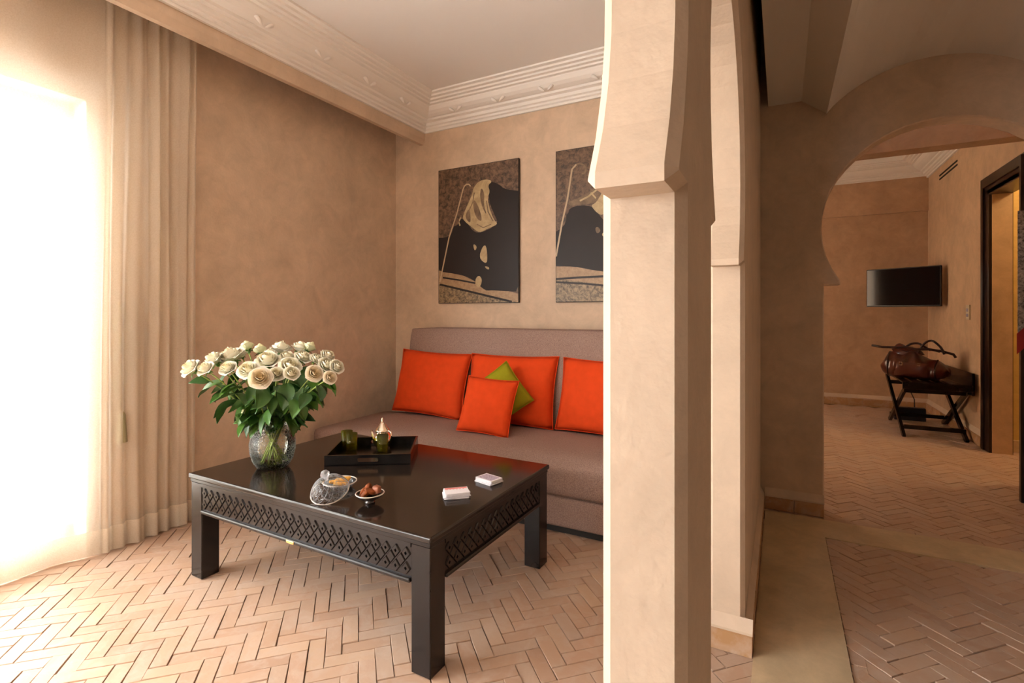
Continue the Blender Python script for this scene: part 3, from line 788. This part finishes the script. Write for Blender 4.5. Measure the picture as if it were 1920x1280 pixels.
apron(2 * hy - .167, (-hx + .016, 0, 0), R(-90), False)

# ------------------------------------------------------------ vase and roses
VX, VY = -1.955, 1.455
va = root('vase', 'round crackled clear glass vase holding the roses', 'vase', (VX, VY, TZ))
vo = [(.052, .0), (.066, .008), (.082, .035), (.092, .075), (.093, .11), (.086, .145), (.074, .175), (.070, .19), (.075, .212)]
link('glass_body', B().lathe(vo, 40).mesh('glass_body', M['vase'], True), va)
link('rim', B().tube([(.0755 * math.cos(a * math.pi / 16), .0755 * math.sin(a * math.pi / 16), .212) for a in range(32)], .0028, 6, closed=True).mesh('rim', M['vase'], True), va)
link('water', B().lathe([(.050, .006), (.064, .014), (.079, .037), (.089, .077), (.089, .11), (.083, .140)], 32, capt=True).mesh('water', M['water'], True), va)

def bloom(name, rings, mat_, seed):
    rnd = random.Random(seed); b = B()
    for (n, rk, hk, phi, curlv, base) in rings:
        off = rnd.uniform(0, 6)
        for k in range(n):
            a0 = off + 2 * math.pi * k / n + rnd.uniform(-.15, .15); hw = math.pi / n * 1.35; lift = rnd.uniform(.9, 1.08); tw = rnd.uniform(-.1, .1)
            def fn(u, v, a0=a0, hw=hw, lift=lift, tw=tw):
                s = (u * 2 - 1); w = math.sin(min(1, v * 1.35 + .12) * math.pi / 2) * (1 - .35 * max(0, v - .75) ** 1 * 2 * abs(s))
                r = rk * math.sin(min(v, 1) * phi) / math.sin(min(phi, math.pi / 2)) + curlv * max(0, v - .6) ** 2 * 3
                z = base + hk * lift * (v ** 1.1) * (1 - .18 * s * s * v) - curlv * max(0, v - .75) ** 2 * 6
                a = a0 + s * hw * w + tw * v
                rr = max(.0008, r * (1 + .07 * s * s)); return Vector((rr * math.cos(a), rr * math.sin(a), z))
            b.grid(fn, 6, 6)
    return b.mesh(name, mat_, True, False)
OPEN = [(3, .007, .036, 1.9, .0, .004), (4, .013, .037, 1.8, .001, .003), (5, .020, .036, 1.75, .002, .002), (5, .026, .033, 1.7, .004, .001), (6, .031, .027, 1.65, .007, 0), (5, .035, .021, 1.5, .010, -.002)]
MID = [(3, .007, .040, 2.1, .0, .004), (4, .014, .041, 2.0, .001, .003), (5, .021, .038, 1.9, .003, .002), (5, .027, .033, 1.75, .006, 0), (5, .032, .026, 1.6, .012, -.001)]
BUD = [(3, .008, .046, 2.4, 0, .003), (4, .015, .044, 2.3, .0, .002), (5, .021, .038, 2.1, .004, 0), (4, .025, .030, 1.8, .008, -.001)]
BL = {'open': bloom('bloom', OPEN, M['rose'], 1), 'mid': bloom('bloom', MID, M['rose'], 2), 'mid2': bloom('bloom', MID, M['rose'], 5),
      'bud': bloom('bloom', BUD, M['rosegreen'], 3), 'peach': bloom('bloom', OPEN, M['rosepeach'], 4)}
cb_ = B().lathe([(.002, -.012), (.007, -.008), (.009, 0), (.004, .004)], 8)
for k in range(5):
    a = 2 * math.pi * k / 5
    cb_.grid(lambda u, v: Vector(((.008 + .022 * v) * math.cos(a + (u - .5) * .9 * (1 - v)), (.008 + .022 * v) * math.sin(a + (u - .5) * .9 * (1 - v)), .0 - .006 * v + .004 * math.sin(v * 3))), 2, 4)
CAL = cb_.mesh('calyx', M['sepal'], True, False)
def leafmesh(seed):
    rnd = random.Random(seed); L = 1.0; W = .30; b = B(); dr = rnd.uniform(.10, .28)
    def fn(u, v):
        s = (v * 2 - 1); w = W * math.sin(math.pi * u ** .8) ** .8 * (1 + .05 * math.sin(u * 38))
        return Vector((u * L, s * w, .12 * abs(s) * w / W - dr * u * u + .03 * math.sin(7 * u + 3 * s)))
    b.grid(fn, 12, 4)
    return b.mesh('leaf', M['leaf'], True, False)
LF = [leafmesh(i) for i in range(4)]
HEADS = [(-2.143, 1.217, .87, .0312, 'mid'), (-2.082, 1.241, .869, .0263, 'mid2'), (-2.172, 1.329, .893, .0329, 'mid'), (-2.018, 1.293, .872, .0337, 'open'),
         (-2.149, 1.396, .904, .0413, 'mid2'), (-2.201, 1.504, .935, .0299, 'bud'), (-2.119, 1.511, .926, .0268, 'bud'), (-1.921, 1.317, .867, .0405, 'open'),
         (-1.775, 1.268, .849, .0405, 'peach'), (-1.959, 1.433, .892, .0378, 'mid'), (-2.038, 1.5, .914, .0237, 'mid2'), (-2.048, 1.567, .931, .0351, 'mid2'),
         (-1.927, 1.504, .903, .0257, 'mid'), (-1.769, 1.335, .858, .0301, 'open'), (-1.806, 1.424, .875, .034, 'mid'), (-1.724, 1.367, .859, .0232, 'mid2'),
         (-1.985, 1.618, .935, .0299, 'mid'), (-1.946, 1.639, .935, .0272, 'bud'), (-1.866, 1.537, .903, .0283, 'mid2'), (-1.644, 1.41, .859, .0325, 'peach'),
         (-1.545, 1.399, .85, .0249, 'peach'), (-1.635, 1.515, .875, .0243, 'mid'), (-1.692, 1.511, .88, .027, 'mid2'), (-1.783, 1.599, .906, .0259, 'mid'),
         (-1.794, 1.548, .897, .0229, 'mid2'), (-1.986, 1.346, .683, .0137, 'bud'), (-2.127, 1.425, .912, .0208, 'mid')]
RL = ['cream rose at the far left edge of the bouquet, leaning outward', 'cream rose next to the far left one, on a bare stem', 'upper left cream rose just above the two outermost ones',
      'open cream rose low on the left of the bouquet', 'big ruffled cream rose in the upper left of the bouquet', 'greenish rose bud standing highest on the left of the bouquet',
      'greenish rose bud at the top, left of centre', 'wide open cream rose just left of the largest front rose', 'largest peach-cream rose facing forward at the front of the bouquet',
      'cream rose in the middle of the bouquet above the largest one', 'small cream rose behind the middle of the bouquet', 'cream rose at the top centre of the bouquet',
      'small cream rose right of the bouquet centre, below the topmost one', 'open cream rose touching the right of the largest front rose', 'cream rose second to the right of the largest front rose',
      'small cream rose tucked low between the front roses', 'cream rose at the top, right of centre', 'pale green-tipped rose bud at the top right', 'cream rose just under the topmost right-hand pair',
      'open peach rose on the right side of the bouquet', 'small peach rose at the lower right edge of the bouquet', 'cream rose at the far right edge of the bouquet',
      'cream rose just inside the far right one', 'cream rose highest at the right end of the bouquet', 'small cream rose left of the highest right-end rose',
      'tiny pale bud low on the left near the vase rim', 'small cream rose behind the big ruffled upper left one']
rnd = random.Random(21)
cdir = Vector((.77, -.63, .1))
for i, (x, y, z, r, k) in enumerate(HEADS):
    rel = Vector((x - VX, y - VY, 0)); h = Vector((x, y, z)) - Vector((VX, VY, TZ))
    ax = (Vector((rel.x * 1.9, rel.y * 1.9, .55)) + cdir * (.30 if k in ('open', 'mid', 'mid2') else .75 if k == 'peach' else .05)).normalized()
    if i == 25: ax = Vector((-.3, -.5, .8)).normalized()
    rt = root('rose', RL[i], 'rose', (VX, VY, TZ), group='roses in the vase')
    q = Vector((0, 0, 1)).rotation_difference(ax).to_euler()
    s = r / .034 * (.95 if k in ('open', 'peach') else 1.26)
    bo = link('bloom', BL[k], rt, tuple(h - ax * .015 * s), q, sc=(s, s, s))
    ca_ = link('calyx', CAL, rt, tuple(h - ax * .015 * s), q, sc=(s, s, s))
    # stem: down to the neck, then crossing to the far side of the vase foot
    ang = math.atan2(rel.y, rel.x) if rel.length > .01 else 0
    nk = Vector((math.cos(ang) * min(.050, .2 * rel.length + .012), math.sin(ang) * min(.050, .2 * rel.length + .012), .195))
    ft = Vector((-math.cos(ang + rnd.uniform(-.5, .5)) * rnd.uniform(.025, .058), -math.sin(ang + rnd.uniform(-.5, .5)) * rnd.uniform(.025, .058), .02))
    st = h - ax * .022 * s
    mid = nk + (st - nk) * .5 + Vector((0, 0, .035 * min(1, rel.length / .2)))
    pts = []
    for a in range(13):
        t = a / 12
        pts.append(ft * (1 - t) ** 3 + nk * 3 * t * (1 - t) ** 2 * 1.0 + mid * 3 * t * t * (1 - t) + st * t ** 3)
    # keep the lower half inside the glass
    low = [ft + (nk - ft) * (a / 5) for a in range(6)]
    up = [nk * (1 - t) ** 2 + mid * 2 * t * (1 - t) + st * t * t for t in [a / 7 for a in range(1, 8)]]
    link('stem', B().tube(low + up, .0028, 6).mesh('stem', M['stem'], True), rt)
    nl = 6 if i != 25 else 3
    for j in range(nl):
        t = .08 + .80 * (j + rnd.random() * .6) / nl
        p = nk * (1 - t) ** 2 + mid * 2 * t * (1 - t) + st * t * t
        az = ang + rnd.uniform(-1.5, 1.5); sz = rnd.uniform(.075, .12); pit = rnd.uniform(-.1, 1.1)
        if rel.length < .12: az = rnd.uniform(-2.6, .9)
        link('leaf', LF[rnd.randrange(4)], rt, tuple(p), (rnd.uniform(-.7, .7), pit, az), sc=(sz, sz, sz))

# ------------------------------------------------------------ tray with tea things
tr = root('tray', 'black lacquered square serving tray with slot handles', 'tray', (-1.689, 1.796, TZ), (0, 0, R(33)))
tw_, td, th_ = .37, .33, .048
link('tray_base', rbox('tray_base', -tw_ / 2, tw_ / 2, -td / 2, td / 2, 0, .009, M['black'], .002, 1), tr)
def slotwall(L, h, t):
    b = B(); n = 24; sw_, sh = .046, .0085
    inner, outer = [], []
    for i in range(n):
        a = 2 * math.pi * (i + .5) / n; cx = math.copysign(sw_ - sh, math.cos(a))
        inner.append((cx + sh * math.cos(a), h * .55 + sh * math.sin(a)))
        dx, dz = math.cos(a), math.sin(a); k = min((L / 2) / abs(dx), (h * (.45 if dz > 0 else .55)) / abs(dz)); outer.append((dx * k, h * .55 + dz * k))
    for cx, cz in ((L / 2, h), (-L / 2, h), (-L / 2, 0), (L / 2, 0)):
        j = min(range(n), key=lambda i: (outer[i][0] - cx) ** 2 + (outer[i][1] - cz) ** 2); outer[j] = (cx, cz)
    for y in (-t / 2, t / 2): b.v += [(x, y, z) for x, z in outer] + [(x, y, z) for x, z in inner]
    for i in range(n):
        j = (i + 1) % n
        b.f += [(i, j, n + j, n + i), (2 * n + i, 3 * n + i, 3 * n + j, 2 * n + j), (i, 2 * n + i, 2 * n + j, j), (n + i, n + j, 3 * n + j, 3 * n + i)]; b.m += [0] * 4
    return b.mesh('side_wall', M['black'])
sw_m = slotwall(tw_, th_, .010)
for s in (-1, 1):
    link('side_wall', sw_m, tr, (0, s * (td / 2 - .005), 0))
    link('side_wall', rbox('side_wall', -.005, .005, -td / 2 + .01, td / 2 - .01, 0, th_, M['black'], .0015, 1), tr, (s * (tw_ / 2 - .005), 0, 0))
TB = TZ + .009
def tea_glass(loc, label):
    g = root('tea_glass', label, 'glass', loc, group='green tea glasses on the tray')
    link('cup', B().lathe([(.020, 0), (.022, .004), (.024, .03), (.0275, .085), (.0262, .085), (.0225, .03), (.019, .008)], 24).mesh('cup', M['greenglass'], True), g)
    for z, r in ((.085, .027), (.03, .0245)):
        link('band', B().tube([(r * math.cos(a * math.pi / 12), r * math.sin(a * math.pi / 12), z) for a in range(24)], .0009, 5, closed=True).mesh('band', M['greenglass'], True), g)
tea_glass((-1.872, 1.80, TB), 'green tea glass at the back left corner of the tray')
tea_glass((-1.815, 1.775, TB), 'green tea glass nearest the front left of the tray')
tea_glass((-1.664, 1.822, TB), 'green tea glass standing in front of the teapot')
tp = root('teapot', 'small engraved silver teapot with a pointed lid', 'teapot', (-1.72, 1.882, TB), (0, 0, R(-5)))
link('body', B().lathe([(.022, .006), (.032, .010), (.043, .028), (.045, .045), (.040, .062), (.030, .076), (.029, .084)], 32).mesh('body', M['silver'], True), tp)
ld = link('lid', B().lathe([(.034, .082), (.036, .086), (.031, .094), (.022, .106), (.013, .122), (.008, .128)], 32, capt=True).mesh('lid', M['silver'], True), tp)
link('finial', B().lathe([(.004, .126), (.007, .131), (.004, .136), (.006, .142), (.002, .152)], 16, capt=True).mesh('finial', M['silver'], True), ld)
link('spout', B().tube([(-.036, 0, .035), (-.058, 0, .040), (-.066, 0, .060), (-.078, 0, .078)], [.012, .009, .006, .005], 10).mesh('spout', M['silver'], True), tp)
link('handle', B().tube([(.030, 0, .078), (.045, 0, .092), (.060, 0, .086), (.062, 0, .065), (.055, 0, .045), (.042, 0, .034)], .0042, 8).mesh('handle', M['silver'], True), tp)
for a in range(4): link('foot', B().lathe([(.003, 0), (.005, .004), (.004, .012)], 8, (.025 * math.cos(a * 1.571 + .7), .025 * math.sin(a * 1.571 + .7), 0), capt=True).mesh('foot', M['silver'], True), tp)

# ------------------------------------------------------------ crystal dish and lid, bowl of dates
dl = root('crystal_dish', 'cut crystal dish of golden biscuits behind the tilted lid', 'dish', (-1.495, 1.402, TZ))
link('bowl', B().lathe([(.028, 0), (.030, .005), (.050, .010), (.062, .024), (.060, .024), (.048, .013), (.026, .008)], 36).mesh('bowl', M['crystal'], True), dl)
link('rim', B().tube([(.0615 * math.cos(a * math.pi / 18), .0615 * math.sin(a * math.pi / 18), .0245) for a in range(36)], .0024, 6, closed=True).mesh('rim', M['rimwhite'], True), dl)
ck = bpy.data.meshes.new('biscuit')
ck = rbox('biscuit', -.026, .026, -.008, .008, 0, .011, M['cookie'], .004, 2, True)
for k, (dx, dy, dz, a) in enumerate(((-.012, .022, .014, 38), (.0, .006, .015, 44), (.014, -.010, .014, 40), (-.022, .002, .0145, 52), (.004, .016, .026, 48), (.012, .001, .026, 36))):
    link('biscuit', ck, None, (-1.495 + dx, 1.402 + dy, TZ + dz), (0, 0, R(a)), 'golden finger biscuit piled in the crystal dish', 'biscuit', 'biscuits in the crystal dish')
li = root('glass_cloche', 'cut crystal dome lid with a knob leaning on its dish', 'lid', (-1.438, 1.303, TZ + .028), (0, 0, 0))
dome = [(.066, 0), (.067, .003), (.064, .012), (.055, .028), (.040, .042), (.022, .050), (.009, .053)]
ltilt = Euler((R(26), 0, R(18)))
li.rotation_euler = ltilt
link('dome', B().lathe(dome, 40, capb=False).mesh('dome', M['crystal'], True), li)
link('rim', B().tube([(.0665 * math.cos(a * math.pi / 20), .0665 * math.sin(a * math.pi / 20), .001) for a in range(40)], .0024, 6, closed=True).mesh('rim', M['rimwhite'], True), li)
def dome_at(t):
    k = t * (len(dome) - 1); i = min(int(k), len(dome) - 2); f = k - i
    return (dome[i][0] * (1 - f) + dome[i + 1][0] * f, dome[i][1] * (1 - f) + dome[i + 1][1] * f)
cut = B()
for k in range(14):
    for sg in (-1, 1):
        cut.tube([((dome_at(.15 + .6 * q / 8)[0] + .0006) * math.cos(k * 2 * math.pi / 14 + sg * .9 * q / 8), (dome_at(.15 + .6 * q / 8)[0] + .0006) * math.sin(k * 2 * math.pi / 14 + sg * .9 * q / 8), dome_at(.15 + .6 * q / 8)[1] + .0005) for q in range(9)], .0009, 4)
link('cut_pattern', cut.mesh('cut_pattern', M['cutline'], True), li)
link('knob', B().lathe([(.006, .052), (.007, .062), (.014, .071), (.017, .079), (.013, .087), (.004, .090)], 8, capt=True).mesh('knob', M['cutline'], False), li)
bo_ = root('bowl', 'small dark footed bowl heaped with dates and nuts', 'bowl', (-1.282, 1.340, TZ))
link('bowl_body', B().lathe([(.018, 0), (.017, .006), (.012, .010), (.026, .014), (.042, .024), (.050, .034), (.047, .034), (.038, .026), (.02, .018)], 36).mesh('bowl_body', M['porcelain'], True), bo_)
link('rim', B().tube([(.0488 * math.cos(a * math.pi / 18), .0488 * math.sin(a * math.pi / 18), .0345) for a in range(36)], .0018, 6, closed=True).mesh('rim', M['rimwhite'], True), bo_)
def lump(name, a, b_, c, mat_, seed):
    rn = random.Random(seed); bm = bmesh.new(); bmesh.ops.create_icosphere(bm, subdivisions=3, radius=1)
    ph = [rn.uniform(0, 6) for _ in range(3)]
    for v in bm.verts:
        k = 1 + .07 * math.sin(5 * v.co.x + ph[0]) + .06 * math.sin(7 * v.co.y + ph[1]) + .05 * math.sin(6 * v.co.z + ph[2])
        v.co = Vector((v.co.x * a * k, v.co.y * b_ * k, v.co.z * c * k))
    me = bpy.data.meshes.new(name); bm.to_mesh(me); bm.free(); me.materials.append(mat_); me.polygons.foreach_set('use_smooth', [True] * len(me.polygons)); return me
DT = [lump('date', .020, .011, .010, M['date'], s) for s in (1, 2)]
for k, (dx, dy, dz, rx, ry, rz) in enumerate(((-.020, -.012, .038, 0, -60, 30), (-.004, -.020, .036, 0, -40, 60), (-.012, .012, .040, 0, -70, 120), (.006, .014, .036, 0, 10, 20), (-.024, .006, .034, 0, 15, 80), (.008, -.006, .044, 0, 20, 45), (-.008, -.002, .052, 0, -65, 10))):
    link('date', DT[k % 2], None, (-1.282 + dx, 1.340 + dy, TZ + dz), (R(rx), R(ry), R(rz)), 'wrinkled brown date heaped in the small bowl', 'date', 'dates in the small bowl')
link('walnut', lump('walnut', .016, .015, .016, M['nut'], 5), None, (-1.262, 1.352, TZ + .046), (0, 0, 0), 'round reddish nut on the right of the date bowl', 'nut')

# ------------------------------------------------------------ playing cards
def deck(label, loc, rz, n, spread, face, seed):
    rn = random.Random(seed); d = root('card_deck', label, 'cards', loc, (0, 0, R(rz)))
    cm = rbox('card', -.044, .044, -.0315, .0315, 0, .0016, M['card'], .0006, 1)
    for i in range(n):
        f = spread if i < n * .35 else spread * .25
        link('card', cm, d, (rn.uniform(-f, f), rn.uniform(-f, f), i * .00165), (0, 0, R(rn.uniform(-6, 6) * spread / .006)))
    z = n * .00165
    t = link('top_card', rbox('top_card', -.044, .044, -.0315, .0315, 0, .001, M['card'], .0004, 1), d, (0, 0, z))
    link('print', face(), t, (0, 0, .0011))
def face_red():
    b = B().quad((-.041, .016, 0), (.041, .016, 0), (.041, .029, 0), (-.041, .029, 0))
    for i in range(6): b.quad((-.036 + i * .012, .010, 0), (-.030 + i * .012, .010, 0), (-.030 + i * .012, .014, 0), (-.036 + i * .012, .014, 0))
    return b.mesh('print', M['cardred'])
def face_grey():
    return B().quad((-.037, -.025, 0), (.037, -.025, 0), (.037, .025, 0), (-.037, .025, 0)).mesh('print', M['cardgrey'])
deck('loose deck of playing cards with a red band on top', (-1.050, 1.538, TZ), 42, 12, .006, face_red, 3)
deck('deck of playing cards with a grey back, near the sofa edge', (-1.025, 1.728, TZ), -14, 10, .004, face_grey, 4)

# ------------------------------------------------------------ bedroom things
tv = root('television', 'black flat television mounted across the bedroom corner', 'television', (1.115, 6.608, 1.37), (0, 0, R(-31.8)))
link('casing', rbox('casing', -.335, .335, 0, .035, -.205, .205, M['plastic'], .006, 2), tv)
link('screen', B().quad((-.325, -.001, -.190), (.325, -.001, -.190), (.325, -.001, .195), (-.325, -.001, .195)).mesh('screen', M['screen']), tv)
link('rear_housing', rbox('rear_housing', -.2, .2, .03, .07, -.13, .11, M['plastic'], .01, 2), tv)
link('wall_arm', B().bar((0, .06, 0), (.16, .42, 0), .03, .05).bar((0, .06, -.05), (.16, .42, -.05), .02, .02).mesh('wall_arm', M['plastic']), tv)
sp = root('wall_control', 'small two-tone thermostat plate beside the bedroom door', 'switch', (BX, 5.82, 1.105))
link('plate', rbox('plate', -.012, 0, -.045, .045, -.065, .065, M['switch'], .003, 2), sp)
for z in (-.025, .02): link('button', rbox('button', -.016, -.011, -.025, .025, z - .014, z + .014, M['cardgrey'], .002, 1), sp)
vt = root('air_vent', 'two slim black air slots high on the bedroom wall', 'vent', (BX, 6.45, 2.5))
for z in (-.016, .022): link('slot', B().box(-.006, .0, -.30, .30, z, z + .014).mesh('slot', M['slot']), vt)

# luggage rack
lr = root('luggage_rack', 'dark wooden folding luggage rack against the bedroom wall', 'rack', (1.19, 6.02, 0))
xa, xb, ya, yb = -.215, .215, -.42, .42
lw_ = .04
for x in (xa, xb):
    dx = .012
    link('leg', B().bar((x - dx, yb, .475), (x - dx, ya, .0), .024, lw_).mesh('leg', M['wood']), lr)
    link('leg', B().bar((x + dx, ya, .475), (x + dx, yb, .0), .024, lw_).mesh('leg', M['wood']), lr)
for y, z in ((ya + .085, .075), (yb - .085, .075), (ya + .09, .40), (yb - .09, .40)):
    link('stretcher', B().box(xa, xb, y - .014, y + .014, z - .015, z + .02).mesh('stretcher', M['wood']), lr)
for x in (-.20, -.12, -.04, .04, .12, .20): link('slat', rbox('slat', x - .03, x + .03, ya - .02, yb + .02, .472, .488, M['wood'], .003, 1), lr)
link('back_panel', rbox('back_panel', .225, .245, ya - .03, yb + .03, .40, .59, M['wood'], .004, 1), lr)
link('front_rail', rbox('front_rail', xa - .03, .23, ya - .045, ya - .02, .43, .492, M['wood'], .004, 1), lr)
# adapter under the rack
ad = root('power_box', 'small black power box with a cable under the luggage rack', 'adapter', (1.16, 6.50, 0))
link('box_body', rbox('box_body', -.13, .13, -.04, .04, 0, .13, M['plastic'], .006, 2), ad)
link('cable', B().tube([(.05, .04, .12), (.06, .10, .2), (.02, .16, .32), (.08, .2, .42), (.05, .22, .55)], .005, 6).mesh('cable', M['plastic']), ad)

# leather bag
bg_ = root('travel_bag', 'brown leather holdall with straps on the luggage rack', 'bag', (1.10, 5.93, .489), (0, 0, R(-22)))
bg_.scale = (1.1, 1.1, 1.12)
def bagf(u, v):
    a = v * 2 * math.pi; s = u * 2 - 1
    e = (1 - abs(s) ** 4) ** .5 if abs(s) < 1 else 0
    sag = .80 + .20 * math.cos(2.2 * (s + .35))
    hw, hh = .145 * e + .004, .110 * e * sag + .003
    cx, sx = math.cos(a), math.sin(a)
    x = s * .235; y = hw * math.copysign(abs(cx) ** .7, cx); z = .112 * sag + hh * math.copysign(abs(sx) ** .65, sx)
    if sx > 0: y *= 1 - .62 * sx ** 1.5; z += .016 * math.sin(9 * s + 1) * sx
    k = 1 - max(0, -sx)
    y += k * (.012 * math.sin(11 * s + 3 * a) + .006 * math.sin(23 * s + a)); z += .010 * math.sin(9 * s - 2 * a) * max(0, sx)
    return Vector((x, y, max(.001, z)))
link('body', B().grid(bagf, 44, 40).mesh('body', M['leather'], True), bg_)
for x in (-.165, .155):
    link('end_trim', B().tube([bagf((x / .235 + 1) / 2, q / 28) * 1.0 + (Vector((0, 0, 0))) for q in range(28)], .007, 6, closed=True).mesh('end_trim', M['leatherdark'], True), bg_)
link('mouth', B().grid(lambda u, v: Vector((-.15 + .20 * u + .01 * math.sin(9 * v), .055 * math.cos(math.pi * v) * (1 - .3 * math.sin(math.pi * u)), .195 + (.085 + .02 * math.sin(8 * u)) * math.sin(math.pi * v) * math.sin(math.pi * min(1, u * .9 + .1)) ** .6)), 14, 12).mesh('mouth', M['leather'], True), bg_)
link('zip_flap', B().grid(lambda u, v: Vector((-.16 + .33 * u, -.045 + .09 * v, .232 + .014 * math.sin(u * 9 + 1) + .012 * math.sin(math.pi * v))), 20, 4).mesh('zip_flap', M['leatherdark'], True), bg_)
link('handle', B().tube([(.03 + .17 * i / 16, -.045 + .01 * math.sin(i), .215 + .105 * math.sin(math.pi * i / 16) ** .8) for i in range(17)], .009, 8).mesh('handle', M['leatherdark'], True), bg_)
link('handle', B().tube([(-.10 + .19 * i / 14, .055 + .015 * math.sin(i), .235 + .055 * math.sin(math.pi * i / 14)) for i in range(15)], .009, 8).mesh('handle', M['leatherdark'], True), bg_)
link('shoulder_strap', B().tube([(-.30, -.03, .262), (-.22, -.035, .252), (-.14, -.03, .252), (-.06, -.05, .262), (.02, -.055, .245), (.10, -.05, .25), (.18, -.03, .238), (.25, .0, .215), (.262, .01, .19)], .010, 8).mesh('shoulder_strap', M['leatherdark'], True), bg_)
link('front_pocket', B().grid(lambda u, v: Vector((-.11 + .22 * u, -.150 - .022 * math.sin(math.pi * u) ** .5 * math.sin(math.pi * v) ** .5, .03 + .11 * v)), 10, 8).mesh('front_pocket', M['leather'], True), bg_)
for x in (-.06, .06): link('buckle', B().tube([(x - .010, -.176, .12), (x + .010, -.176, .12), (x + .010, -.176, .142), (x - .010, -.176, .142)], .002, 6, closed=True).mesh('buckle', M['silver']), bg_)

# tall wooden screen with a patterned cloth, just entering the right edge of the view
M['pattern'] = rockmat('black_white_print_cloth', (.01, .01, .012), (.55, .5, .45), 70)
M['redcloth'] = simple('red_cloth', (.35, .02, .02), .7)
scn = root('wooden_screen', 'dark wooden standing panel draped with patterned cloth at the right edge', 'screen', (1.225, 3.98, 0))
link('panel', rbox('panel', 0, .22, -.015, .015, 0, 2.02, M['woodedge'], .004, 1), scn)
link('cloth', B().grid(lambda u, v: Vector((-.018 + .20 * u, -.024 - .006 * math.sin(14 * u), .97 + .72 * v)), 16, 6).mesh('cloth', M['pattern'], True), scn)
link('border', B().grid(lambda u, v: Vector((-.022 + .20 * u, -.026 - .006 * math.sin(14 * u), .86 + .12 * v + .25 * u)), 16, 3).mesh('border', M['redcloth'], True), scn)

# unseen lamp added to light the ochre room
lm = root('added_room_lamp', 'added unseen lamp that warms the ochre room', 'lamp', (2.3, 4.9, 2.66))
link('lamp_shade', B().lathe([(.10, .04), (.11, .02), (.09, -.02), (.04, -.04)], 24).mesh('lamp_shade', M['rimwhite'], True), lm)
ll = bpy.data.lights.new('ochre_fill_lamp', 'POINT'); ll.energy = 22; ll.color = (1, .72, .36); ll.shadow_soft_size = .08
lo = bpy.data.objects.new('ochre_fill_lamp', ll); COL.objects.link(lo); lo.location = (2.3, 4.9, 2.5)
